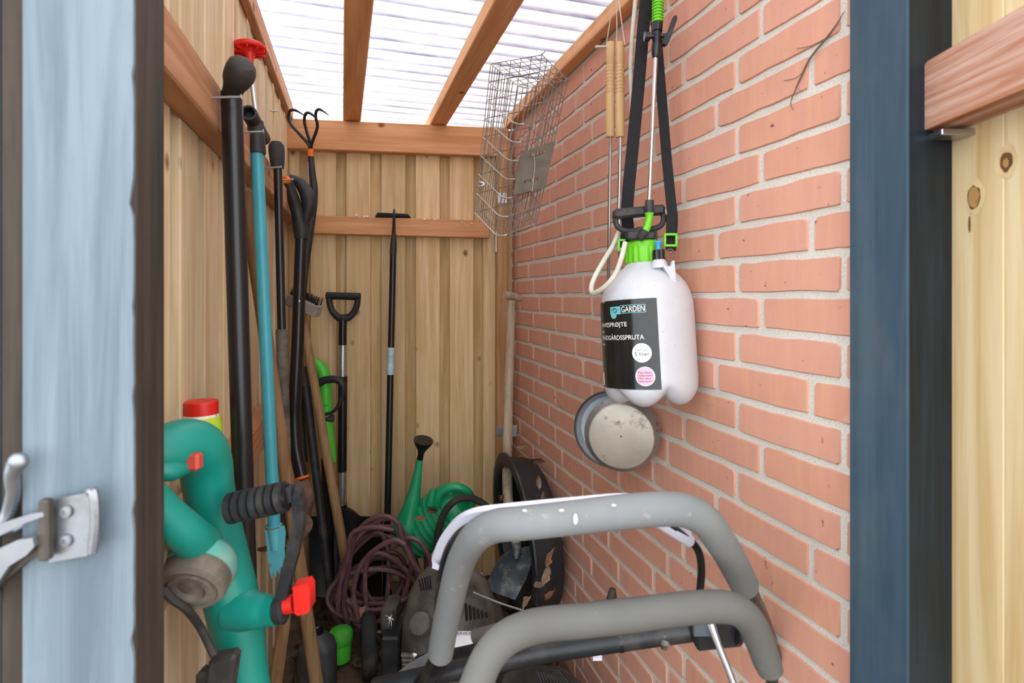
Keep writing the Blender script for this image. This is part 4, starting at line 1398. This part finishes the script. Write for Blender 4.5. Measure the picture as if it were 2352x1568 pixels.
for (yc, col, nm) in ((806, 'efeeea', 'cream_sticker'), (856, 'eab4ca', 'pink_sticker')):
    phc = -7.5 if yc == 806 else -5.0
    rr_ = 20.5 * kB
    for (q_, mt_, off_) in ((1.0, WPRT, .0012), (.93, M(nm, col, .4, 0, .01), .0015)):
        mm = MB()
        ring = [bottle(D(phc) + rr_ * q_ * math.cos(a) / RB, hy(yc) + rr_ * q_ * math.sin(a), RB + off_) for a in [2 * math.pi * j / 32 for j in range(32)]]
        mm.add(ring + [bottle(D(phc), hy(yc), RB + off_)], [(j, (j + 1) % 32, 32) for j in range(32)])
        t.part('round_sticker', mm, mt_, lab, smooth=0)
put_text('Kapacitet', .0062, -7.5, 801.5, M('grey_lettering', '7a7a7a', .5, 0, .01), 'CENTER', r=RB + .0019)
put_text('5 liter', .0098, -7.5, 812, KPRT, 'CENTER', wfit=.029, r=RB + .0019)
PKT = M('maroon_lettering', '6a2a44', .5, 0, .01)
for i, s_ in enumerate(('Med sikker-', 'hedsventil', 'Med säker-', 'hetsventil')):
    put_text(s_, .0058, -5.0, 850 + i * 6.0, PKT, 'CENTER', wfit=.026, r=RB + .0019)
t.part('barcode', patch(D(-80), D(-76), hy(880), hy(852), RB + .0010, n=3), WPRT, lab)
# cap, pump handle
capb = cb_ + ax * hy(602)
m = MB(); m.lathe(capb, ax, [(.0385, 0), (.0395, .003), (.0385, .032), (.0375, .036)], 72, mod=lambda q, r, h: 1 + (.035 * math.cos(q * 18) if h < .034 else 0)); cap_ = t.part('cap', m, APPLE, label='apple green ribbed cap')
m = MB(); m.lathe(capb + ax * .034, ax, [(.0385, 0), (.0375, .009), (.033, .014), (.01, .0145)], 40); t.part('cap_top', m, APPLE, cap_)
ph_ = gB - .0
hp0 = [(1418, 492), (1414, 505), (1420, 522), (1440, 530), (1470, 529), (1500, 525), (1518, 518), (1524, 502), (1520, 482)]
m = MB(); m.tube(spline([P(x, y, gB) for (x, y) in hp0], 5), .0058, 10); m.box(P(1466, 487, gB), RIGHT * .054 + UP * .005, FWD * .013, UP * .0105, .006)
m.box(P(1470, 541, gB), RIGHT * .030, FWD * .012, UP * .009, .003); m.box(P(1470, 534, gB), RIGHT * .006, FWD * .006, UP * .012, .001); m.box(P(1505, 536, gB), RIGHT * .004, FWD * .003, UP * .014, .001)
m.box(P(1440, 536, gB), RIGHT * .004, FWD * .003, UP * .010, .001)
t.part('pump_handle', m, BLKD)
# relief valve
vb = P(1514, 603, gB - .03)
m = MB(); m.lathe(vb - ax * .012, ax, [(.019, 0), (.0155, .012), (.0125, .018)], 20); t.part('valve_neck', m, WHB)
m = MB(); m.lathe(vb + ax * .004, ax, [(.0125, 0), (.013, .003), (.012, .022)], 24, mod=lambda q, r, h: 1 + .04 * math.cos(q * 12)); vn_ = t.part('valve_nut', m, BLK)
m = MB(); m.lathe(vb + ax * .026, ax, [(.005, 0), (.0052, .010), (.0085, .016), (.008, .018)], 16); t.part('valve_pin', m, M('sky_blue_plastic', '3f9fdc', .4), vn_, label='blue relief valve pin')
# strap lug, ring, buckle, straps
m = MB(); m.prism([P(x, y, gB - .055) for (x, y) in ((1549, 597), (1543, 600), (1542, 611), (1524, 612), (1535, 630), (1545, 650), (1553, 666), (1552, 630))], FWD * .012); t.part('strap_lug', m, WHB)
m = MB(); rc = P(1539, 586, gB - .05)
m.tube([rc + RIGHT * math.cos(q) * .010 + UP * math.sin(q) * .0125 for q in [2 * math.pi * j / 20 for j in range(20)]], .0014, 6, closed=True); t.part('strap_ring', m, RUST)
gS = gB + .025
sl_ = [(1492, -60, gS), (1480, 40, gS), (1468, 180, gS), (1456, 310, gS), (1444, 430, gS), (1440, 490, gS + .01), (1442, 530, gS + .01), (1432, 575, gS)]
stp = t.part('shoulder_strap', (lambda mm: mm.ribbon(spline([P(*q) for q in sl_], 5), .0265, .0022, RIGHT))(MB()), WEB)
sr_ = [(1494, -60, gS), (1505, 40, gS + .01), (1513, 140, gS + .01), (1523, 260, gS), (1532, 370, gS - .01), (1541, 460, gS - .02), (1545, 500, gS - .03), (1543, 540, gS - .035), (1541, 576, gS - .035)]
t.part('shoulder_strap', (lambda mm: mm.ribbon(spline([P(*q) for q in sr_], 5), .0215, .0022, RIGHT))(MB()), WEB)
m = MB(); m.prism([P(x, y, gS - .042) for (x, y) in ((1531, 492), (1546, 486), (1555, 492), (1554, 505), (1549, 543), (1531, 543))], FWD * .004); t.part('strap_end', m, WEB, stp)
bq = P(1540, 551, gS - .048)
m = MB()
for (dx, dy, wx, wy) in ((0, 12.5, 15, 2.6), (0, -12.5, 15, 2.6), (-13, 0, 2.4, 14), (13, 0, 2.4, 14)):
    m.box(bq + RIGHT * dx * kB + UP * dy * kB, RIGHT * wx * kB, FWD * .003, UP * wy * kB, .0008)
t.part('buckle', m, APPLE, label='green strap buckle')
m = MB()
bq = P(1428, 563, gS - .01)
for (dx, dy, wx, wy) in ((-7, 0, 2.5, 14), (0, 12, 9, 2.4), (0, -8, 9, 2.4)):
    m.box(bq + RIGHT * dx * kB + UP * dy * kB, RIGHT * wx * kB, FWD * .003, UP * wy * kB, .0008)
t.part('buckle', m, APPLE)
# lance: grip, valve, lever, tube, nozzle
gl_ = gB - .02
m = MB(); m.tube([P(1512, -40, gl_), P(1510, 54, gl_)], .0095, 16); lg = t.part('lance_grip', m, APPLE)
for k in range(13):
    m = MB(); y = -36 + k * 7; m.tube([P(1512 - k * .15, y, gl_), P(1512 - k * .15, y + 3.2, gl_)], .0122, 16); t.part('grip_rib', m, APPLE, lg)
m = MB(); m.tube([P(1510, 53, gl_), P(1509, 72, gl_)], .0112, 16); m.tube([P(1509, 70, gl_), P(1508, 104, gl_)], .0085, 14); m.tube([P(1484, 84, gl_), P(1532, 82, gl_)], .005, 12); m.tube([P(1480, 84, gl_), P(1492, 84, gl_)], .0095, 16)
lv_ = t.part('valve_body', m, BLK)
m = MB(); m.prism([P(x, y, gl_ - .008) for (x, y) in ((1548, 36), (1555, 35), (1556, 43), (1537, 97), (1530, 102), (1523, 99), (1526, 82), (1535, 70))], FWD * .014); t.part('valve_lever', m, BLKD, lv_)
m = MB(); m.tube([P(1508, 102, gl_), P(1507, 124, gl_), P(1506, 133, gl_)], [.0105, .0098, .006], 16); t.part('lance_nut', m, BLK, lv_)
m = MB(); m.tube([P(1506, 130, gl_), P(1491, 464, gl_)], .0043, 12); t.part('lance_tube', m, M('polished_steel', 'cfd2d6', .18, 1, .04))
m = MB(); m.tube([P(1492, 460, gl_), P(1491, 490, gl_)], .0094, 16); t.part('lance_nut', m, BLKD)
m = MB(); m.tube(spline([P(1491, 489, gl_), P(1491, 500, gl_), P(1487, 520, gl_), P(1478, 536, gl_)], 5), [.0098, .0075, .0075, .0082], 14); nz = t.part('nozzle', m, APPLE)
m = MB(); m.tube([P(1482, 530, gl_), P(1472, 545, gl_), P(1469, 550, gl_)], [.0092, .0088, .005], 14); t.part('nozzle_tip', m, RUB, nz)
# hose
HOSEW = M('cream_hose', 'cfccbf', .5, 0, .06, 14, dirt='a8a596')
hs_ = [(1436, 556, gB - .045), (1428, 590, gB - .05), (1414, 628, gB - .055), (1392, 656, gB - .05), (1372, 670, gB - .03), (1360, 672, gB - .01), (1359, 655, gB + .01), (1370, 628, gB + .02), (1392, 590, gB + .03), (1410, 560, gB + .035), (1422, 530, gB + .04)]
m = MB(); m.tube(spline([P(*q) for q in hs_], 7), .0053, 12); t.part('hose', m, HOSEW)
hs_ = [(1464, -40, gB + .05), (1458, 20, gB + .05), (1452, 90, gB + .055), (1449, 160, gB + .055), (1451, 230, gB + .055), (1453, 320, gB + .055), (1449, 420, gB + .05), (1440, 490, gB + .05)]
m = MB(); m.tube(spline([P(*q) for q in hs_], 7), .0050, 12); t.part('hose', m, HOSEW)
t.done()

# ================================================================== CAMPFIRE PAN
t = Thing('campfire_pan', 'hinged round campfire pan with two turned wooden handles hanging by string', 'pan')
XR = .655
TW = wood('turned_beech', 'e0c296', 'cba873', 'Z', '8a6030', knots=False, gs=50, var=0)
CHR = M('bright_rod_steel', 'b5b7ba', .25, 1, .05)
for (px0, px1) in ((1402, 1401.5), (1424, 1424)):
    a, b = PX(px0, 97, XR), PX(px1, 316, XR)
    g_ = (a - V((0, 0, H))).dot(FWD)
    r_ = 10.2 * g_ / F_PX
    ln = (b - a).length
    prof = [(r_ * .2, 0), (r_ * .93, .001), (r_, .004)]
    for k in range(9):
        h = ln * (.23 + k * .037)
        prof += [(r_, h), (r_ * .86, h + ln * .010), (r_, h + ln * .022)]
    prof += [(r_, ln * .97), (r_ * .9, ln * .995), (r_ * .2, ln)]
    m = MB(); m.lathe(a, (b - a), prof, 20); t.part('handle', m, TW)
rods = [[(1402, 314), (1400, 450), (1398, 600), (1397, 700), (1394, 840), (1391, 900), (1394, 925)], [(1424.5, 314), (1423, 400), (1421, 480), (1424, 620), (1428, 800), (1432, 935)]]
for rq in rods:
    m = MB(); m.tube([PX(x, y, XR + .012 * (y > 700)) for (x, y) in rq], .0041, 10); t.part('rod', m, CHR)
pn = V((-.50, -.86, .02)).normalized()
STN = M('stained_pan_steel', 'b5aea2', .42, .6, .18, 10, dirt='4a443c', dscale=22, dlo=.57, dhi=.70)
BLS = M('blue_grey_pan_steel', 'a9b6c2', .42, .35, .12, 8, dirt='d2d6d8')
DKS = M('dark_pan_rim', '4c4f50', .5, .7, .15, 14, dirt='77746e')
c1 = PX(1408, 985, .655)
k1 = (c1 - V((0, 0, H))).dot(FWD) / F_PX
R1 = 88 * k1
m = MB(); m.lathe(c1, pn, [(.002, -.014), (R1 * .84, -.013), (R1 * .955, -.003), (R1 * .965, .004)], 48, cap=False); p1 = t.part('pan', m, BLS)
m = MB(); m.lathe(c1, pn, [(R1 * .965, .004), (R1 * 1.0, .005), (R1 * 1.02, .001), (R1 * .96, -.006), (R1 * .82, -.017), (.002, -.018)], 48, cap=False); t.part('pan_rim', m, DKS, p1)
c2 = PX(1427, 1000, .625)
k2 = (c2 - V((0, 0, H))).dot(FWD) / F_PX
R2 = 78 * k2
m = MB(); m.lathe(c2, pn, [(R2 * 1.08, -.016), (R2 * 1.10, -.012), (R2 * .96, .006)], 48, cap=False); p2 = t.part('pan', m, M('speckled_pan_side', '8d8f8e', .45, .5, .2, 30, dirt='4c4a46', dscale=60, dlo=.58, dhi=.66))
m = MB(); m.lathe(c2 + pn * .0, pn, [(R2 * .96, .006), (R2 * .935, .009), (R2 * .92, .0095), (.002, .0095)], 48, cap=False); t.part('pan_base', m, STN, p2)
STR = M('hemp_string', 'd8d2c4', .9)
top_ = PX(1414, -30, XR + .01)
for q in (((1414, -30), (1393, 100)), ((1415, -30), (1417, 60), (1416, 112)), ((1417, -30), (1435, 103))):
    m = MB(); m.tube([PX(x, y, XR - .004) for (x, y) in q], .0012, 6); t.part('string', m, STR)
m = MB(); m.tube(spline([PX(1394, 107, XR - .012), PX(1382, 107, XR - .012), PX(1370, 108, XR - .012)], 4), [.002, .003, .0045], 8); t.part('string_tuft', m, STR)
t.done()

# ================================================================== WIRE CAGE
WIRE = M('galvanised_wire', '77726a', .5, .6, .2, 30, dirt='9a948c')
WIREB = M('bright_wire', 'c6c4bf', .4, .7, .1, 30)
t = Thing('wire_basket', 'long galvanised wire mesh basket with brown metal plate hanging in the corner', 'basket')
def quad_ring(c4, n=10):
    # A (far left) -> D (near, rounded) -> C (right) -> B (back)
    A, B_, C, Dd = c4
    pts = []
    for i in range(n):
        pts.append(lerp(A, Dd, i / n * .80))
    a0, a1 = lerp(A, Dd, .80), lerp(Dd, C, .22)
    for i in range(n):
        u = i / n
        pts.append(a0 * (1 - u) ** 2 + Dd * 2 * u * (1 - u) + a1 * u * u)
    for i in range(n):
        pts.append(lerp(a1, C, i / n))
    for i in range(n):
        pts.append(lerp(C, B_, i / n))
    for i in range(n):
        pts.append(lerp(B_, A, i / n))
    return pts
topc = [P(1127, 147, 1.80), P(1245, 126, 1.78), P(1304, 184, 1.62), P(1200, 205, 1.62)]
botc = [P(1090, 488, 1.74), P(1190, 462, 1.74), P(1232, 512, 1.58), P(1145, 546, 1.58)]
NR = 9
for k in range(NR):
    u = k / (NR - 1)
    c4 = [lerp(a, b, u) for a, b in zip(topc, botc)]
    ring = quad_ring(c4)
    m = MB(); m.tube(ring[:20] if 0 < k < NR - 1 else ring[:21], .0022, 6); t.part('lit_hoop', m, WIREB)  # lit stretch of the same hoop, its light put into a paler colour
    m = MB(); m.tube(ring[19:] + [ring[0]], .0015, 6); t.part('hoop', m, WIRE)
rt, rb_ = quad_ring(topc), quad_ring(botc)
for k in range(0, 50):
    if 10 <= k < 20 and k % 3:
        continue
    if k >= 30 and k % 2:
        continue
    bow = (noise.noise(V((k * .7, 0, 0)))) * .004
    m = MB(); m.tube(spline([rt[k], lerp(rt[k], rb_[k], .5) + RIGHT * bow, rb_[k]], 3), .0015, 5); t.part('upright_wire', m, WIRE)
for k in range(1, 7):
    u = k / 7
    m = MB(); m.tube([lerp(topc[0], topc[1], u), lerp(topc[3], topc[2], u)], .0012, 5); t.part('end_wire', m, WIRE)
    m = MB(); m.tube([lerp(botc[0], botc[1], u), lerp(botc[3], botc[2], u)], .0012, 5); t.part('end_wire', m, WIRE)
    m = MB(); m.tube([lerp(topc[0], topc[3], u), lerp(topc[1], topc[2], u)], .0012, 5); t.part('end_wire', m, WIRE)
# plate with two slots on the near right face
q4 = [P(1199, 349, 1.575), P(1276, 323, 1.575), P(1252, 432, 1.555), P(1178, 447, 1.555)]
m = MB()
us = [0, .28, .72, 1]
vs_ = [0, .13, .21, .72, .79, 1]
bil = lambda u, v: lerp(lerp(q4[0], q4[1], u), lerp(q4[3], q4[2], u), v)
for i in range(3):
    for j in range(5):
        if i == 1 and j in (1, 3):
            continue
        m.prism([bil(us[i], vs_[j]), bil(us[i + 1], vs_[j]), bil(us[i + 1], vs_[j + 1]), bil(us[i], vs_[j + 1])], FWD * .0015)
t.part('plate', m, M('brown_fibre_plate', '5f5548', .6, .2, .12, 14, dirt='77695a'), label='brown metal plate with two slots')
m = MB(); m.tube(spline([P(1226, 352, 1.56), P(1228, 385, 1.56), P(1222, 440, 1.55)], 3), .0012, 5); t.part('plate_wire', m, WIREB)
m = MB(); m.tube(spline([P(1094, 424, 1.72), P(1102, 418, 1.70), P(1112, 422, 1.70), P(1104, 428, 1.7), P(1094, 424, 1.72)], 4), .003, 6); t.part('clip', m, WIREB)
m = MB(); m.tube([P(1240, 128, 1.78), P(1262, 110, 1.80), P(1280, 96, 1.83)], .0016, 6); t.part('hanging_wire', m, WIRE)
t.done()

# ================================================================== LATCH ON THE LEFT POST
LAT = M('weathered_zinc', '9a9ea4', .42, .85, .15, 10, dirt='4a3c30', dscale=6, dlo=.55, dhi=.8)
t = Thing('toggle_latch', 'weathered zinc toggle latch screwed to the grey left door post', 'latch')
gl0 = .530
m = MB()
vs = []
cv = [(104, 0), (120, .000), (165, .0), (190, -.001), (205, -.003), (215, .004), (226, .004)]
m.prism([P(x, y, gl0) for (x, y) in ((108, 1150), (205, 1130), (214, 1160), (214, 1250), (200, 1276), (112, 1292))], FWD * .003)
m.tube(spline([P(207, 1128, gl0 - .002), P(216, 1135, gl0 - .004), P(219, 1200, gl0 - .004), P(212, 1268, gl0 - .004)], 4), .0045, 8)
kp = t.part('keeper_plate', m, LAT)
for y in (1175, 1241):
    m = MB(); m.lathe(P(152, y, gl0 - .001), -FWD, [(.0062, 0), (.0055, .002), (.002, .0022), (.0018, .0008)], 14); t.part('screw', m, LAT, kp)
m = MB(); m.box(P(106, 1215, gl0 - .008), RIGHT * .005, FWD * .005, UP * .029, .002); t.part('hinge_block', m, M('dark_zinc', '5a534c', .5, .6), kp)
m = MB(); m.tube(spline([P(40, 1062, .515), P(28, 1090, .515), P(30, 1130, .52), P(22, 1170, .525), P(12, 1200, .525), (P(30, 1215, .53)), P(60, 1200, .535)], 5), [.0085, .006, .0055, .006, .006, .005, .005], 12)
m.ball(P(42, 1060, .514), RIGHT * .009, UP * .009, FWD * .007, 12, 8)
t.part('lever', m, LAT)
m = MB(); m.prism([P(x, y, .512) for (x, y) in ((-60, 1300), (-20, 1268), (40, 1240), (75, 1235), (78, 1255), (60, 1275), (20, 1300), (0, 1330), (-40, 1390), (-80, 1400))], FWD * .006); t.part('hook', m, LAT)
m = MB(); m.prism([P(x, y, .515) for (x, y) in ((-60, 1225), (-10, 1206), (70, 1180), (98, 1176), (100, 1186), (60, 1200), (-10, 1235), (-60, 1250))], FWD * .005); t.part('draw_bar', m, LAT)
m = MB(); m.prism([P(x, y, .52) for (x, y) in ((-40, 1390), (0, 1345), (60, 1290), (105, 1262), (112, 1190), (96, 1180), (100, 1240), (50, 1275), (-10, 1320), (-60, 1370))], FWD * .008); t.part('bracket', m, M('dark_zinc', '5a534c', .5, .6))
t.done()

# ================================================================== DRY LEAVES AND ROOT
LEAF = [M('dry_leaf_tan', '8f6a4c', .85, 0, .35, 60, dirt='5a3f2c'), M('dry_leaf_brown', '5c4030', .85, 0, .35, 60), M('dry_leaf_pale', '98806a', .85, 0, .3, 60, dirt='6a5240')]
def leaf_mb(mb, c, sz, rnd_, nrm=None):
    n = V((rnd_.uniform(-1, 1), rnd_.uniform(-1, 1), rnd_.uniform(.2, 1))).normalized() if nrm is None else V(nrm).normalized()
    x, y = frame_from(n, V((rnd_.uniform(-1, 1), rnd_.uniform(-1, 1), rnd_.uniform(-1, 1))))
    cu, fo, tw = rnd_.uniform(.3, 1.0), rnd_.uniform(.5, 1.6), rnd_.uniform(-.9, .9)
    vs, prof = [], [(-1.25, .02), (-1, .05), (-.7, .36), (-.35, .52), (0, .46), (.3, .50), (.6, .26), (1, .03)]
    for (u, w) in prof:
        z = cu * .45 * (u * u) - .15
        for k in (-1, -.5, 0, .5, 1):
            ww = w * (1 + rnd_.uniform(-.25, .25))
            f = fo * abs(k) * w * 1.1 + rnd_.uniform(-.09, .09) + tw * u * k * w
            vs.append(V(c) + (x * u + y * ww * k * .8 + n * (z + f)) * sz)
    fs = []
    for i in range(len(prof) - 1):
        for k in range(4):
            a = i * 5 + k
            fs.append((a, a + 1, a + 6, a + 5))
    mb.add(vs, fs)
spots = [(1222, 1060, 1.78, 'curled brown leaf on the top of the black tub rim', 1), (1240, 1058, 1.76, 'dark curled leaf by the bricks above the black tub', 1), (1196, 1024, 1.98, 'small pale leaf wedged above the tub near the steel bracket', 2),
         (1236, 1107, 1.72, 'crumpled pale leaf lying on the upper side of the tub', 2), (1244, 1140, 1.70, 'small orange-brown leaf low on the tub side above the mower bar', 0),
         (1171, 1062, 2.05, 'tan leaf stuck to the pale spade shaft', 0), (1152, 1146, 2.0, 'orange leaf beside the spade shaft just above the mower grip', 0),
         (993, 1172, 1.94, 'dark reddish leaf on the green watering can body', 1), (964, 1192, 1.94, 'pale tan leaf on the watering can below the spout', 0),
         (1258, 1280, 1.66, 'large tan leaf on the tub rim right of the spade blade', 0), (1250, 1318, 1.66, 'long pale leaf hanging below the large leaf on the tub', 2), (1240, 1345, 1.66, 'curled pale leaf low on the tub rim', 2), (1262, 1370, 1.66, 'broad tan leaf at the foot of the tub by the bricks', 0),
         (1210, 1385, 1.75, 'pale crumpled leaf on the floor in front of the tub', 2), (835, 1405, 1.86, 'small orange leaf lying inside the hose coil', 0)]
for (x, y, g, lb_, mi) in spots:
    t = Thing('dry_leaf', lb_, 'leaf', 'dry leaves caught among the tools')
    m = MB(); leaf_mb(m, P(x, y, g), (22 if 'large' in lb_ or 'broad' in lb_ or 'long' in lb_ else 15) * g / F_PX, random.Random(x), V((random.Random(y).uniform(-1.2, .6), random.Random(y + 1).uniform(-.9, .5), random.Random(y + 2).uniform(-.2, .9)))); t.part('dry_leaf', m, LEAF[mi])
    t.done()
m = MB()
rr = random.Random(5)
for k in range(380):
    x = rr.uniform(-.15, .70) if k > 120 else rr.uniform(.55, .70)
    y = rr.uniform(.9, 2.3)
    leaf_mb(m, V((x, y, rr.uniform(.012, .045))), rr.uniform(.02, .036), rr)
t = Thing('leaf_litter', 'brown leaf litter strewn over the soil floor of the shed', 'leaves', kind='stuff')
t.part('leaf_litter', m, LEAF[1])
t.done()
t = Thing('dry_root', 'thin dry climbing root stuck to the bricks near the right door post', 'root')
m = MB(); m.tube(spline([PX(x, y, .727) for (x, y) in ((1940, 25), (1922, 55), (1900, 85), (1875, 115), (1856, 142), (1838, 180), (1825, 210), (1816, 238), (1822, 252))], 5), [.0006, .0011, .0016, .0019, .0018, .0013, .001, .0008, .0004], 6)
m.tube(spline([PX(x, y, .728) for (x, y) in ((1895, 90), (1862, 105), (1830, 112))], 4), .0005, 4)
m.tube(spline([PX(x, y, .728) for (x, y) in ((1845, 165), (1825, 180), (1800, 185))], 4), .0005, 4)
t.part('dry_root', m, M('grey_root', '6a5f50', .9))
t.done()
